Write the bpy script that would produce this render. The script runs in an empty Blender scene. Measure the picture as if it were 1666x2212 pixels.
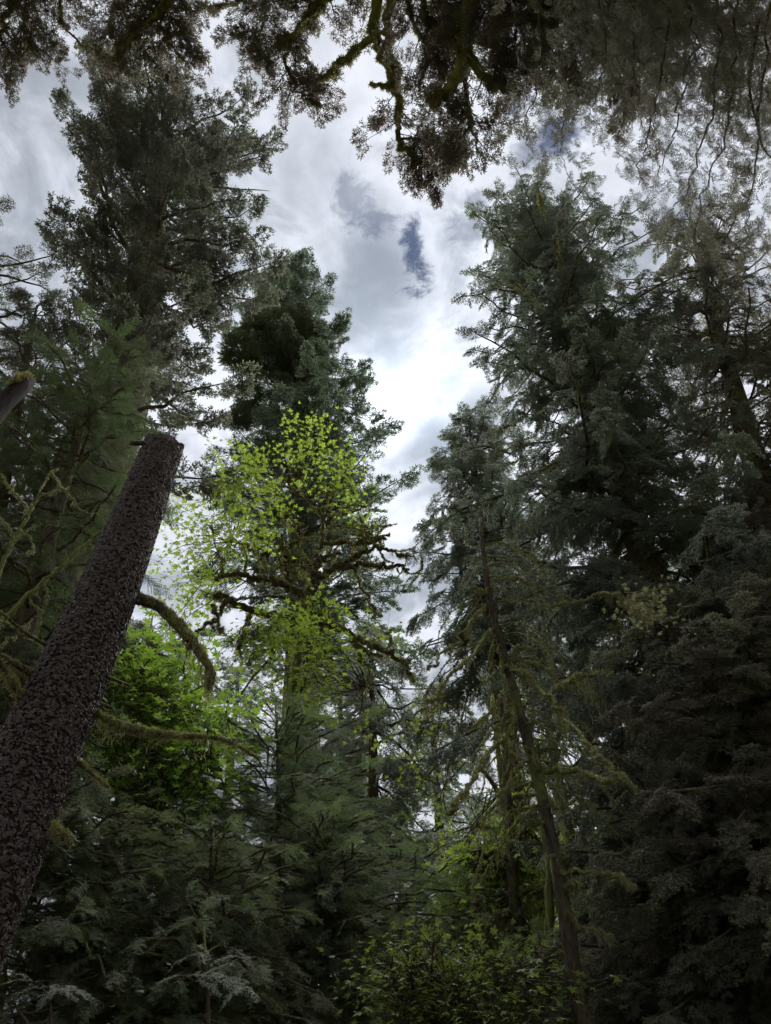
import bpy, math
import numpy as np
from mathutils import Matrix, Vector

# ------------------------------------------------------------------ camera, sky, sun, exposure
SC = bpy.context.scene
COL = SC.collection
PITCH, ROLL, FPX, CX, CY = math.radians(47.0), math.radians(2.4), 1598.7, 833.0, 1106.0
CAM = np.array([0.0, 0.0, 1.6])
FW = np.array([0.0, math.cos(PITCH), math.sin(PITCH)])
UP0 = np.array([0.0, -math.sin(PITCH), math.cos(PITCH)])
RT0 = np.array([1.0, 0.0, 0.0])
IX = RT0 * math.cos(ROLL) - UP0 * math.sin(ROLL)
IY = RT0 * math.sin(ROLL) + UP0 * math.cos(ROLL)
cd = bpy.data.cameras.new('camera')
cam = bpy.data.objects.new('camera', cd)
COL.objects.link(cam)
M = Matrix.Identity(4)
for i in range(3):
    M[i][0], M[i][1], M[i][2], M[i][3] = IX[i], IY[i], -FW[i], CAM[i]
cam.matrix_world = M
cd.sensor_fit = 'VERTICAL'
cd.sensor_height = 24.0
cd.lens = FPX / 2212.0 * 24.0
cd.clip_end = 3000.0
SC.camera = cam


def ray(px, py):
    d = FW + IX * ((px - CX) / FPX) + IY * ((CY - py) / FPX)
    return d / np.linalg.norm(d)


SUN_DIR = ray(868, 850)
SUN_EL = math.asin(SUN_DIR[2])
SUN_AZ = math.atan2(SUN_DIR[0], SUN_DIR[1])

world = bpy.data.worlds.new('World')
SC.world = world
world.use_nodes = True


def build_world():
    nt = world.node_tree
    nt.nodes.clear()
    N, L = nt.nodes.new, nt.links.new

    def math_(op, a, b=None, c=None, clamp=False):
        n = N('ShaderNodeMath')
        n.operation = op
        n.use_clamp = clamp
        for i, v in enumerate((a, b, c)):
            if v is None:
                continue
            if isinstance(v, (int, float)):
                n.inputs[i].default_value = v
            else:
                L(v, n.inputs[i])
        return n.outputs[0]

    def vmath(op, a, b):
        n = N('ShaderNodeVectorMath')
        n.operation = op
        for i, v in enumerate((a, b)):
            if v is None:
                continue
            if isinstance(v, (tuple, list, np.ndarray)):
                n.inputs[i].default_value = tuple(v)
            else:
                L(v, n.inputs[i])
        return n

    tc = N('ShaderNodeTexCoord')
    d = tc.outputs['Generated']
    sep = N('ShaderNodeSeparateXYZ')
    L(d, sep.inputs[0])
    z = math_('MAXIMUM', sep.outputs[2], 0.12)
    comb = N('ShaderNodeCombineXYZ')
    L(math_('DIVIDE', sep.outputs[0], z), comb.inputs[0])
    L(math_('DIVIDE', sep.outputs[1], z), comb.inputs[1])
    P = comb.outputs[0]          # the cloud deck seen as a plane overhead

    def noise(scale, detail, rough, dist, seed):
        m = vmath('ADD', P, (seed, seed * 0.7, seed * 1.3)).outputs[0]
        n = N('ShaderNodeTexNoise')
        n.inputs['Scale'].default_value = scale
        n.inputs['Detail'].default_value = detail
        n.inputs['Roughness'].default_value = rough
        n.inputs['Distortion'].default_value = dist
        L(m, n.inputs['Vector'])
        return n.outputs['Fac']

    def ramp(v, lo, hi, a=0.0, b=1.0):
        n = N('ShaderNodeMapRange')
        n.interpolation_type = 'SMOOTHSTEP'
        n.inputs['From Min'].default_value = lo
        n.inputs['From Max'].default_value = hi
        n.inputs['To Min'].default_value = a
        n.inputs['To Max'].default_value = b
        L(v, n.inputs['Value'])
        return n.outputs[0]

    def plane(px, py):
        r = ray(px, py)
        return np.array([r[0] / r[2], r[1] / r[2], 0.0])

    def blob(px, py, rad, stretch=(1, 1), wob=None):
        c = plane(px, py)
        v = vmath('SUBTRACT', P, tuple(c)).outputs[0]
        v = vmath('MULTIPLY', v, (stretch[0], stretch[1], 1)).outputs[0]
        l = vmath('LENGTH', v, None).outputs['Value']
        if wob is not None:
            l = math_('ADD', l, wob)
        return ramp(l, 0.0, rad, 1.0, 0.0)

    big = noise(2.6, 6.0, 0.55, 0.6, 3.1)
    mid = noise(7.5, 8.0, 0.60, 0.6, 7.7)
    fine = noise(17.0, 8.0, 0.62, 0.3, 1.9)
    wob = math_('MULTIPLY', math_('SUBTRACT', mid, 0.5), 0.22)
    # thickness of the deck: thick = grey, thin = bright
    t = math_('ADD', math_('MULTIPLY', big, 0.50), math_('MULTIPLY', mid, 0.50))
    thick = ramp(t, 0.46, 0.62, 0.0, 0.80)
    for px, py, r, s, st in ((800, 635, 0.19, 1.0, (1.0, 0.9)), (855, 772, 0.12, .95, (1, 1)), (965, 950, 0.17, 1.0, (1, .8)), (640, 420, .14, .6, (1, 1)),
                             (560, 500, .16, .4, (1, 1)), (950, 760, .08, .5, (1, 1)), (60, 560, .30, .35, (1, 1))):
        b = math_('MULTIPLY', blob(px, py, r, st, wob), s)
        thick = math_('MAXIMUM', thick, b)
    cosang = vmath('DOT_PRODUCT', d, tuple(SUN_DIR)).outputs['Value']
    ang = math_('ARCCOSINE', math_('MINIMUM', cosang, 0.99999))
    glow = math_('POWER', 2.71828, math_('MULTIPLY', math_('MULTIPLY', ang, ang), -16.0))
    core = math_('POWER', 2.71828, math_('MULTIPLY', math_('MULTIPLY', ang, ang), -260.0))
    mix = N('ShaderNodeMix')
    mix.data_type = 'RGBA'
    L(thick, mix.inputs['Factor'])
    mix.inputs[6].default_value = (0.640, 0.670, 0.745, 1)     # thin cloud
    mix.inputs[7].default_value = (0.250, 0.285, 0.340, 1)     # thick cloud
    detail = ramp(fine, 0.3, 0.75, 0.90, 1.10)
    lum = math_('MULTIPLY', detail, math_('ADD', 0.94, math_('ADD', math_('MULTIPLY', glow, 0.42), math_('MULTIPLY', core, 1.7))))
    cm = N('ShaderNodeVectorMath')
    cm.operation = 'SCALE'
    L(mix.outputs[2], cm.inputs[0])
    L(lum, cm.inputs['Scale'])
    # openings where the blue shows
    hole = None
    hw = math_('MULTIPLY', math_('SUBTRACT', noise(20, 9, .72, .5, 5.5), 0.5), 2.6)
    for px, py, r, s, st in ((893, 535, .085, 1.0, (1.8, .8)), (905, 590, .085, 1.0, (1.6, .8)), (800, 488, .085, .55, (.9, 1.6)), (760, 425, .08, .5, (1, 1)),
                             (1205, 300, .07, 1.0, (.8, 1)), (1150, 330, .08, .7, (1, 1)), (1040, 440, .07, .5, (1, 1)), (1010, 490, .08, .45, (1, 1)), (1100, 230, .06, .8, (1, 1)), (1440, 490, .06, .8, (1, 1))):
        b = math_('MULTIPLY', ramp(math_('ADD', blob(px, py, r * .92, st), hw), 0.5, 1.05), s * .85)
        hole = b if hole is None else math_('MAXIMUM', hole, b)
    sky = N('ShaderNodeTexSky')
    sky.sky_type = 'NISHITA'
    sky.sun_disc = False
    sky.sun_elevation = SUN_EL
    sky.sun_rotation = SUN_AZ
    sky.air_density = 0.09
    sky.altitude = 6000
    sky.dust_density = 0.0
    sky.ozone_density = 4.0
    b1 = N('ShaderNodeBackground')
    L(sky.outputs[0], b1.inputs[0])
    b1.inputs[1].default_value = 0.05
    b2 = N('ShaderNodeBackground')
    L(cm.outputs[0], b2.inputs[0])
    b2.inputs[1].default_value = 0.080
    ms = N('ShaderNodeMixShader')
    L(hole, ms.inputs[0])
    L(b2.outputs[0], ms.inputs[1])
    L(b1.outputs[0], ms.inputs[2])
    out = N('ShaderNodeOutputWorld')
    L(ms.outputs[0], out.inputs[0])


build_world()
world.cycles.sampling_method = 'MANUAL'
world.cycles.sample_map_resolution = 512

sd = bpy.data.lights.new('sun', 'SUN')
sd.energy = 1.5
sd.angle = math.radians(80)
sd.color = (1.0, 0.975, 0.95)
sun = bpy.data.objects.new('sun', sd)
COL.objects.link(sun)
sun.rotation_euler = Vector(SUN_DIR).to_track_quat('Z', 'Y').to_euler()

SC.view_settings.view_transform = 'Standard'
SC.view_settings.look = 'None'
SC.view_settings.exposure = 4.05
SC.view_settings.gamma = 1.0
SC.view_settings.use_curve_mapping = False
cy = SC.cycles
cy.max_bounces = 6
cy.diffuse_bounces = 4
cy.glossy_bounces = 2
cy.transmission_bounces = 4
cy.sample_clamp_indirect = 4.0
cy.use_denoising = True
cy.denoiser = 'OPENIMAGEDENOISE'
cy.denoising_input_passes = 'RGB_ALBEDO_NORMAL'
cy.denoising_prefilter = 'NONE'
cy.use_adaptive_sampling = True
cy.adaptive_threshold = 0.02
cy.adaptive_min_samples = 24
cy.time_limit = 720.0
cy.caustics_reflective = False
cy.caustics_refractive = False

# ------------------------------------------------------------------ helpers
UPV = np.array([0.0, 0.0, 1.0])


def at(px, py, dist):
    """point seen at a place of the photo, DIST metres away over the ground"""
    d = ray(px, py)
    return CAM + d * (dist / math.hypot(d[0], d[1]))


def at_s(px, py, slant):
    return CAM + ray(px, py) * slant


def proj(p):
    v = np.asarray(p) - CAM
    zz = v @ FW
    return np.array([CX + FPX * (v @ IX) / zz, CY - FPX * (v @ IY) / zz])


def nrm(v):
    v = np.asarray(v, float)
    return v / np.maximum(np.linalg.norm(v, axis=-1, keepdims=True), 1e-9)


def quats(xd, up):
    """quaternions (w,x,y,z) of frames with X along XD and Z near UP"""
    x = nrm(xd)
    y = nrm(np.cross(up, x))
    z = np.cross(x, y)
    m = np.stack([x, y, z], axis=-1)
    q = np.zeros((len(m), 4))
    tr = m[:, 0, 0] + m[:, 1, 1] + m[:, 2, 2]
    q[:, 0] = np.sqrt(np.maximum(0, 1 + tr)) / 2
    q[:, 1] = np.sqrt(np.maximum(0, 1 + m[:, 0, 0] - m[:, 1, 1] - m[:, 2, 2])) / 2
    q[:, 2] = np.sqrt(np.maximum(0, 1 - m[:, 0, 0] + m[:, 1, 1] - m[:, 2, 2])) / 2
    q[:, 3] = np.sqrt(np.maximum(0, 1 - m[:, 0, 0] - m[:, 1, 1] + m[:, 2, 2])) / 2
    q[:, 1] = np.copysign(q[:, 1], m[:, 2, 1] - m[:, 1, 2])
    q[:, 2] = np.copysign(q[:, 2], m[:, 0, 2] - m[:, 2, 0])
    q[:, 3] = np.copysign(q[:, 3], m[:, 1, 0] - m[:, 0, 1])
    return q / np.linalg.norm(q, axis=1, keepdims=True)


class MB:
    """collects triangles"""
    def __init__(self):
        self.v, self.f, self.n, self.m = [], [], 0, []

    def add(self, v, f, mat=0):
        v = np.asarray(v, float)
        f = np.asarray(f, int)
        self.v.append(v)
        self.f.append(f + self.n)
        self.m.append(np.full(len(f), mat, int))
        self.n += len(v)

    def tube(self, pts, rad, sides=6, mat=0, rough=0.0, rng=None, cap=True):
        pts = np.asarray(pts, float)
        rad = np.broadcast_to(np.asarray(rad, float), (len(pts),))
        t = nrm(np.gradient(pts, axis=0))
        ref = np.array([0.31, 0.17, 0.93]) if abs(t[0][2]) < 0.8 else np.array([0.93, 0.31, 0.17])
        a = nrm(np.cross(t, ref))
        b = np.cross(t, a)
        th = np.arange(sides) * 2 * math.pi / sides
        r = rad[:, None] * np.ones(sides)
        if rough and rng is not None:
            r = r * (1 + rough * rng.normal(0, 1, r.shape))
        ring = pts[:, None, :] + r[:, :, None] * (np.cos(th)[None, :, None] * a[:, None, :] + np.sin(th)[None, :, None] * b[:, None, :])
        n = len(pts)
        v = ring.reshape(-1, 3)
        i = np.arange(n - 1)[:, None] * sides
        j = np.arange(sides)[None, :]
        k = (j + 1) % sides
        p, q, s, u = (i + j).ravel(), (i + k).ravel(), (i + sides + k).ravel(), (i + sides + j).ravel()
        f = np.concatenate([np.stack([p, q, s], 1), np.stack([p, s, u], 1)])
        if cap:
            v = np.concatenate([v, pts[:1], pts[-1:]])
            c0, c1 = n * sides, n * sides + 1
            jj = np.arange(sides)
            kk = (jj + 1) % sides
            f = np.concatenate([f, np.stack([np.full(sides, c0), kk, jj], 1), np.stack([np.full(sides, c1), (n - 1) * sides + jj, (n - 1) * sides + kk], 1)])
        self.add(v, f, mat)

    def arrays(self):
        if not self.v:
            return np.zeros((0, 3)), np.zeros((0, 3), int), np.zeros(0, int)
        return np.concatenate(self.v), np.concatenate(self.f), np.concatenate(self.m)


def mesh_from(name, v, f, mi=None, mats=(), smooth=False):
    me = bpy.data.meshes.new(name)
    me.vertices.add(len(v))
    me.vertices.foreach_set('co', np.ascontiguousarray(v, np.float32).ravel())
    nf = len(f)
    if nf:
        me.loops.add(nf * 3)
        me.loops.foreach_set('vertex_index', np.ascontiguousarray(f, np.int32).ravel())
        me.polygons.add(nf)
        me.polygons.foreach_set('loop_start', np.arange(nf, dtype=np.int32) * 3)
        if mi is not None:
            me.polygons.foreach_set('material_index', np.ascontiguousarray(mi, np.int32))
        me.polygons.foreach_set('use_smooth', np.full(nf, bool(smooth)))
    for m in mats:
        me.materials.append(m)
    me.update(calc_edges=True)
    return me


def link(name, me, parent=None, kind=None):
    o = bpy.data.objects.new(name, me)
    COL.objects.link(o)
    if parent is not None:
        o.parent = parent
    if kind:
        o['kind'] = kind
    return o


def thing(name, label, cat, group=None):
    o = bpy.data.objects.new(name, None)
    COL.objects.link(o)
    o.empty_display_size = 0.2
    o['label'] = label
    o['category'] = cat
    if group:
        o['group'] = group
    return o


# ------------------------------------------------------------------ materials
def new_mat(name):
    m = bpy.data.materials.new(name)
    m.use_nodes = True
    m.node_tree.nodes.clear()
    return m, m.node_tree.nodes.new, m.node_tree.links.new


def leaf_mat(name, c1, c2, c3, trans=0.3, tcol=None, rough=0.75, patch=0.6):
    """foliage: the colour wanders with each spray and with broad patches of the crown; part of the light passes through"""
    m, N, L = new_mat(name)
    at_ = N('ShaderNodeAttribute')
    at_.attribute_type = 'INSTANCER'
    at_.attribute_name = 'tint'
    geo = N('ShaderNodeNewGeometry')
    no = N('ShaderNodeTexNoise')
    no.inputs['Scale'].default_value = patch
    no.inputs['Detail'].default_value = 3
    L(geo.outputs['Position'], no.inputs['Vector'])
    ad = N('ShaderNodeMath')
    ad.operation = 'MULTIPLY_ADD'
    L(at_.outputs['Fac'], ad.inputs[0])
    ad.inputs[1].default_value = 0.55
    sc = N('ShaderNodeMapRange')
    sc.inputs['From Min'].default_value = 0.3
    sc.inputs['From Max'].default_value = 0.7
    sc.inputs['To Max'].default_value = 0.45
    L(no.outputs['Fac'], sc.inputs['Value'])
    L(sc.outputs[0], ad.inputs[2])
    cr = N('ShaderNodeValToRGB')
    e = cr.color_ramp.elements
    e[0].color, e[1].color = (*c1, 1), (*c3, 1)
    x = e.new(0.5)
    x.color = (*c2, 1)
    L(ad.outputs[0], cr.inputs[0])
    p = N('ShaderNodeBsdfPrincipled')
    p.inputs['Roughness'].default_value = rough
    p.inputs['Specular IOR Level'].default_value = 0.12
    L(cr.outputs[0], p.inputs['Base Color'])
    t = N('ShaderNodeBsdfTranslucent')
    tm = N('ShaderNodeMix')
    tm.data_type = 'RGBA'
    tm.blend_type = 'MULTIPLY'
    tm.inputs['Factor'].default_value = 1.0
    L(cr.outputs[0], tm.inputs[6])
    tm.inputs[7].default_value = (*(tcol or (1.3, 1.4, 0.8)), 1)
    L(tm.outputs[2], t.inputs['Color'])
    ms = N('ShaderNodeMixShader')
    ms.inputs[0].default_value = trans
    L(p.outputs[0], ms.inputs[1])
    L(t.outputs[0], ms.inputs[2])
    o = N('ShaderNodeOutputMaterial')
    L(ms.outputs[0], o.inputs[0])
    return m


def bark_mat(name, c1, c2, moss=(0.10, 0.11, 0.035), moss_amt=0.0, scale=9.0, bump=0.6, stretch=0.35):
    m, N, L = new_mat(name)
    geo = N('ShaderNodeNewGeometry')
    mp = N('ShaderNodeMapping')
    mp.inputs['Scale'].default_value = (1, 1, stretch)
    L(geo.outputs['Position'], mp.inputs['Vector'])
    vo = N('ShaderNodeTexVoronoi')
    vo.inputs['Scale'].default_value = scale
    vo.feature = 'F1'
    wn = N('ShaderNodeTexNoise')
    wn.inputs['Scale'].default_value = scale * 1.7
    wn.inputs['Detail'].default_value = 6
    wn.inputs['Roughness'].default_value = 0.65
    L(mp.outputs[0], wn.inputs['Vector'])
    wa = N('ShaderNodeVectorMath')
    wa.operation = 'MULTIPLY_ADD'
    L(wn.outputs['Color'], wa.inputs[0])
    wa.inputs[1].default_value = (0.12, 0.12, 0.12)
    L(mp.outputs[0], wa.inputs[2])
    L(wa.outputs[0], vo.inputs['Vector'])
    ad = N('ShaderNodeMath')
    ad.operation = 'MULTIPLY'
    L(vo.outputs['Distance'], ad.inputs[0])
    L(wn.outputs['Fac'], ad.inputs[1])
    cr = N('ShaderNodeValToRGB')
    cr.color_ramp.elements[0].position = 0.05
    cr.color_ramp.elements[0].color = (*c2, 1)
    cr.color_ramp.elements[1].position = 0.4
    cr.color_ramp.elements[1].color = (*c1, 1)
    L(ad.outputs[0], cr.inputs[0])
    colr = cr.outputs[0]
    if moss_amt > 0:
        n2 = N('ShaderNodeTexNoise')
        n2.inputs['Scale'].default_value = 2.3
        n2.inputs['Detail'].default_value = 7
        n2.inputs['Roughness'].default_value = 0.7
        L(geo.outputs['Position'], n2.inputs['Vector'])
        mr = N('ShaderNodeMapRange')
        mr.inputs['From Min'].default_value = 0.66 - 0.3 * moss_amt
        mr.inputs['From Max'].default_value = 0.78 - 0.3 * moss_amt
        L(n2.outputs['Fac'], mr.inputs['Value'])
        mx = N('ShaderNodeMix')
        mx.data_type = 'RGBA'
        L(mr.outputs[0], mx.inputs['Factor'])
        L(colr, mx.inputs[6])
        mx.inputs[7].default_value = (*moss, 1)
        colr = mx.outputs[2]
    p = N('ShaderNodeBsdfPrincipled')
    p.inputs['Roughness'].default_value = 0.9
    p.inputs['Specular IOR Level'].default_value = 0.04
    L(colr, p.inputs['Base Color'])
    bp = N('ShaderNodeBump')
    bp.inputs['Strength'].default_value = bump
    bp.inputs['Distance'].default_value = 0.03
    L(ad.outputs[0], bp.inputs['Height'])
    L(bp.outputs[0], p.inputs['Normal'])
    o = N('ShaderNodeOutputMaterial')
    L(p.outputs[0], o.inputs[0])
    return m


MAT = {}
MAT['fir'] = leaf_mat('fir_needles', (.060, .058, .052), (.070, .075, .065), (.082, .100, .070), .42, (1.2, 1.2, 1.0))
MAT['fir_dark'] = leaf_mat('spruce_needles', (.076, .078, .076), (.084, .096, .086), (.096, .124, .086), .52, (1.2, 1.25, 1.0))
MAT['fir_green'] = leaf_mat('mossy_fir_needles', (.056, .066, .060), (.068, .088, .072), (.086, .118, .076), .42, (1.2, 1.25, 1.0))
MAT['overhead'] = leaf_mat('overhead_needles', (.080, .064, .062), (.090, .080, .072), (.096, .100, .078), .42, (1.2, 1.2, 1.0))
MAT['hemlock'] = leaf_mat('hemlock_needles', (.048, .050, .040), (.052, .070, .042), (.062, .094, .046), .45, (1.25, 1.35, .9))
MAT['cedar'] = leaf_mat('cedar_sprays', (.080, .068, .064), (.088, .086, .072), (.098, .112, .076), .45, (1.2, 1.2, 1.05))
MAT['maple'] = leaf_mat('maple_leaves', (.066, .092, .020), (.098, .142, .030), (.145, .190, .044), .45, (1.4, 1.4, .8), .6, 1.2)
MAT['maple_dim'] = leaf_mat('shaded_maple_leaves', (.060, .100, .022), (.088, .150, .030), (.130, .190, .042), .5, (1.4, 1.4, .8), .6, 1.2)
MAT['moss'] = leaf_mat('moss', (.120, .110, .062), (.170, .165, .084), (.230, .220, .125), .25, None, .9, 3.0)
MAT['lichen'] = leaf_mat('lichen', (.17, .165, .11), (.25, .245, .17), (.36, .35, .25), .2, None, .9, 3.0)
MAT['pale_moss'] = leaf_mat('pale_moss', (.105, .100, .064), (.150, .146, .090), (.210, .204, .128), .25, None, .9, 3.0)
MAT['old_moss'] = leaf_mat('old_moss', (.105, .088, .068), (.135, .118, .085), (.170, .160, .110), .25, None, .9, 3.0)
MAT['pale_frond'] = leaf_mat('pale_fronds', (.085, .095, .075), (.12, .135, .11), (.17, .185, .15), .3, (1.1, 1.1, 1.0))
MAT['brown_dark'] = leaf_mat('dull_needles', (.085, .074, .066), (.094, .092, .076), (.104, .122, .082), .50, (1.2, 1.2, 1.0))
MAT['clump'] = leaf_mat('moss_grown_needles', (.040, .046, .030), (.052, .066, .038), (.075, .098, .048), .25, (1.2, 1.25, .9))
MAT['hemlock_dark'] = leaf_mat('dark_hemlock_needles', (.036, .036, .030), (.038, .050, .032), (.048, .074, .036), .42, (1.25, 1.35, .9))
MAT['shade'] = leaf_mat('shaded_fronds', (.072, .068, .054), (.080, .094, .060), (.092, .128, .064), .45, (1.2, 1.25, .9))
MAT['bark'] = bark_mat('fir_bark', (.062, .052, .044), (.020, .015, .012), moss_amt=.55, scale=7)
MAT['bark_snag'] = bark_mat('spruce_bark', (.034, .023, .024), (.011, .006, .007), moss_amt=.12, scale=22, stretch=.8)
MAT['bark_red'] = bark_mat('shade_darkened_rotting_wood', (.009, .005, .004), (.004, .002, .002), scale=14, stretch=.2)  # rotting wood, near black: the shade over the log is put into its colour
MAT['limb'] = bark_mat('limb_bark', (.060, .050, .038), (.022, .017, .013), moss_amt=.45, scale=24)
MAT['limb_mossy'] = bark_mat('mossy_limb', (.070, .062, .036), (.030, .026, .016), moss_amt=1.1, scale=24)
MAT['soil'] = bark_mat('forest_floor', (.070, .048, .030), (.022, .016, .011), moss_amt=.7, scale=5, stretch=1)


# bark flakes
def flake_mat():
    m, N, L = new_mat('bark_flakes')
    a = N('ShaderNodeAttribute')
    a.attribute_type = 'INSTANCER'
    a.attribute_name = 'tint'
    cr = N('ShaderNodeValToRGB')
    e = cr.color_ramp.elements
    e[0].color, e[1].color = (.018, .011, .012, 1), (.052, .042, .038, 1)
    x = e.new(.6)
    x.color = (.034, .022, .023, 1)
    x = e.new(.88)
    x.color = (.042, .032, .030, 1)
    L(a.outputs['Fac'], cr.inputs[0])
    p = N('ShaderNodeBsdfPrincipled')
    p.inputs['Roughness'].default_value = .8
    L(cr.outputs[0], p.inputs['Base Color'])
    o = N('ShaderNodeOutputMaterial')
    L(p.outputs[0], o.inputs[0])
    return m


MAT['flake'] = flake_mat()


# ------------------------------------------------------------------ foliage pieces (X forward, Z up)
def blade(mb, p, d, side, l, w):
    """a pointed blade of two triangles"""
    p = np.asarray(p)
    m = p + d * l * .5
    mb.add([p, m + side * w, p + d * l, m - side * w], [[0, 1, 2], [0, 2, 3]])


def brush(mb, p0, d, l, rng, nl=.035, step=.035, w=.007, per=3):
    """a twig bristling with needles"""
    d = nrm(d)
    a = nrm(np.cross(d, [.2, .3, .9]))
    b = np.cross(d, a)
    n = max(2, int(l / step))
    tip = p0 + d * l
    mb.add([p0 + a * .008, p0 - a * .005 + b * .007, p0 - a * .005 - b * .007, tip], [[0, 1, 3], [1, 2, 3], [2, 0, 3]])
    for i in range(n):
        q = p0 + d * l * (i + .4) / n
        for k in range(per):
            th = rng.uniform(0, 6.283)
            o = math.cos(th) * a + math.sin(th) * b
            nd = nrm(o + d * rng.uniform(.5, 1.1))
            s = nrm(np.cross(nd, rng.normal(0, 1, 3)))
            blade(mb, q, nd, s, nl * rng.uniform(.8, 1.3), w)
    blade(mb, tip, d, a, nl, w)


def tmpl_fir(seed, droop=.1, up=.12, k=1.0):
    rng = np.random.default_rng(seed)
    mb = MB()

    def axis(s):
        return np.array([s, .04 * math.sin(3 * s + seed), -droop * s * s])
    P = np.array([axis(s) for s in np.linspace(0, 1, 6)])
    mb.tube(P, np.linspace(.012, .004, 6), 3, cap=False)
    s, sg = .06, 1
    while s < .99:
        p = axis(s)
        l = (.42 * (1 - s) ** .8 + .13) * rng.uniform(.7, 1.15)
        an = math.radians(rng.uniform(40, 64))
        d = nrm([math.cos(an), sg * math.sin(an), rng.normal(up, .16)])
        brush(mb, p, d, l, rng, nl=.062 * k, step=.040 * k, w=.0135 * k, per=4)
        if l > .2:
            for q, s2 in ((.35, 1), (.5, -1), (.72, 1)):
                a2 = math.radians(rng.uniform(35, 60)) * s2
                dd = np.array([d[0] * math.cos(a2) - d[1] * math.sin(a2), d[0] * math.sin(a2) + d[1] * math.cos(a2), rng.normal(up, .2)])
                brush(mb, p + d * l * q, dd, l * .45 * rng.uniform(.7, 1.1), rng, nl=.060 * k, step=.044 * k, w=.0135 * k, per=4)
        sg = -sg
        s += rng.uniform(.065, .105) * (1 + .5 * (k - 1))
    brush(mb, axis(.9), np.array([1, 0, up]), .16, rng, nl=.062 * k, w=.0135 * k, step=.035 * k, per=4)
    return mb.arrays()[:2]


def tmpl_frond(seed, droop=.28, wide=.34):
    """flat feathery spray"""
    rng = np.random.default_rng(seed)
    mb = MB()

    def axis(s):
        return np.array([s * (1 - .12 * s), .05 * math.sin(2.3 * s + seed), -droop * s * s])
    P = np.array([axis(s) for s in np.linspace(0, 1, 7)])
    mb.tube(P, np.linspace(.009, .002, 7), 3, cap=False)
    s = .05
    while s < 1:
        p = axis(s)
        tan = nrm(axis(min(s + .03, 1.03)) - axis(s - .03))
        for sg in (-1, 1):
            l = wide * (math.sin(math.pi * min(1, .12 + .88 * s)) ** .7 * .9 + .12) * rng.uniform(.65, 1.1)
            an = math.radians(rng.uniform(36, 66))
            d = nrm(tan * math.cos(an) + np.array([0, sg * math.sin(an), rng.normal(0, .20)]))
            nrmv = nrm(np.cross(tan, d) * sg)
            sd_ = np.cross(nrmv, d)
            blade(mb, p, d, sd_, l, .005)
            n = max(2, int(l / .040))
            for i in range(n):
                q = p + d * l * (i + .5) / n + np.array([0, 0, -.10 * l * ((i + .5) / n) ** 2])
                ll = .052 * (1.1 - .6 * i / n) * rng.uniform(.6, 1.3)
                for s2 in (-1, 1):
                    nd = nrm(d * .8 + sd_ * s2 + nrmv * rng.normal(0, .15))
                    blade(mb, q, nd, nrm(np.cross(nd, nrmv)), ll, .011)
        s += rng.uniform(.070, .105)
    return mb.arrays()[:2]


def tmpl_leaf(seed, fold=.18):
    """a maple leaf of five pointed lobes on a stalk, about one unit across"""
    rng = np.random.default_rng(seed)
    ang, rad = [], []
    for a, r in ((-150, .16), (-112, .40), (-86, .24), (-56, .56), (-28, .22), (-12, .42), (0, .66), (12, .42), (28, .22), (56, .56), (86, .24), (112, .40), (150, .16)):
        ang.append(math.radians(a + rng.normal(0, 2)))
        rad.append(r * rng.uniform(.92, 1.08))
    v = [[.34, 0, 0]]
    for a, r in zip(ang, rad):
        x, y = .34 + r * math.cos(a), r * math.sin(a)
        v.append([x, y, -fold * (abs(y) ** 1.4) * 1.6 - .25 * max(0, x - .4) ** 2 + rng.normal(0, .015)])
    f = [[0, i, i + 1] for i in range(1, len(ang))]
    v += [[-.28, .010, .06], [-.28, -.010, .06], [.34, -.012, 0], [.34, .012, 0]]
    k = len(v) - 4
    f += [[k, k + 1, k + 2], [k, k + 2, k + 3]]
    return np.array(v), np.array(f)


def tmpl_tuft(seed):
    """a cushion of moss"""
    rng = np.random.default_rng(seed)
    mb = MB()
    for i in range(46):
        d = nrm(rng.normal(0, 1, 3) + np.array([0, 0, .3]))
        if i % 5 == 0:
            d = nrm(rng.normal(0, .35, 3) + np.array([0, 0, -1]))
        p = rng.normal(0, .18, 3)
        blade(mb, p, d, nrm(np.cross(d, rng.normal(0, 1, 3))), rng.uniform(.5, 1.0) * (1.5 if i % 5 == 0 else 1), .09)
    return mb.arrays()[:2]


def tmpl_strand(seed):
    """a hanging beard of moss, one unit long"""
    rng = np.random.default_rng(seed)
    mb = MB()
    for i in range(9):
        l = rng.uniform(.35, 1.0)
        p = np.array([rng.uniform(-.22, .22), rng.normal(0, .03), 0])
        n = 5
        pts = [p + np.array([rng.normal(0, .025), rng.normal(0, .025), -l * k / n]) for k in range(n + 1)]
        for k in range(n):
            d = pts[k + 1] - pts[k]
            ll = np.linalg.norm(d)
            d = d / ll
            s = nrm(np.cross(d, rng.normal(0, 1, 3)))
            blade(mb, pts[k], d, s, ll * 1.25, .020 * (1 - .1 * k))
            q = nrm(rng.normal(0, 1, 3) + d)
            blade(mb, pts[k], q, s, .09, .012)
    return mb.arrays()[:2]


def tmpl_flake(seed):
    rng = np.random.default_rng(seed)
    n = 6
    th = np.sort(rng.uniform(0, 6.283, n))
    r = rng.uniform(.35, .6, n)
    v = [[0, 0, .16]]
    v += [[r[i] * math.cos(th[i]), .75 * r[i] * math.sin(th[i]), rng.uniform(.02, .22)] for i in range(n)]
    v += [[.8 * r[i] * math.cos(th[i]), .6 * r[i] * math.sin(th[i]), -.15] for i in range(n)]
    f = []
    for i in range(n):
        j = (i + 1) % n
        f += [[0, 1 + i, 1 + j], [1 + i, 1 + n + i, 1 + n + j], [1 + i, 1 + n + j, 1 + j]]
    return np.array(v), np.array(f)


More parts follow.
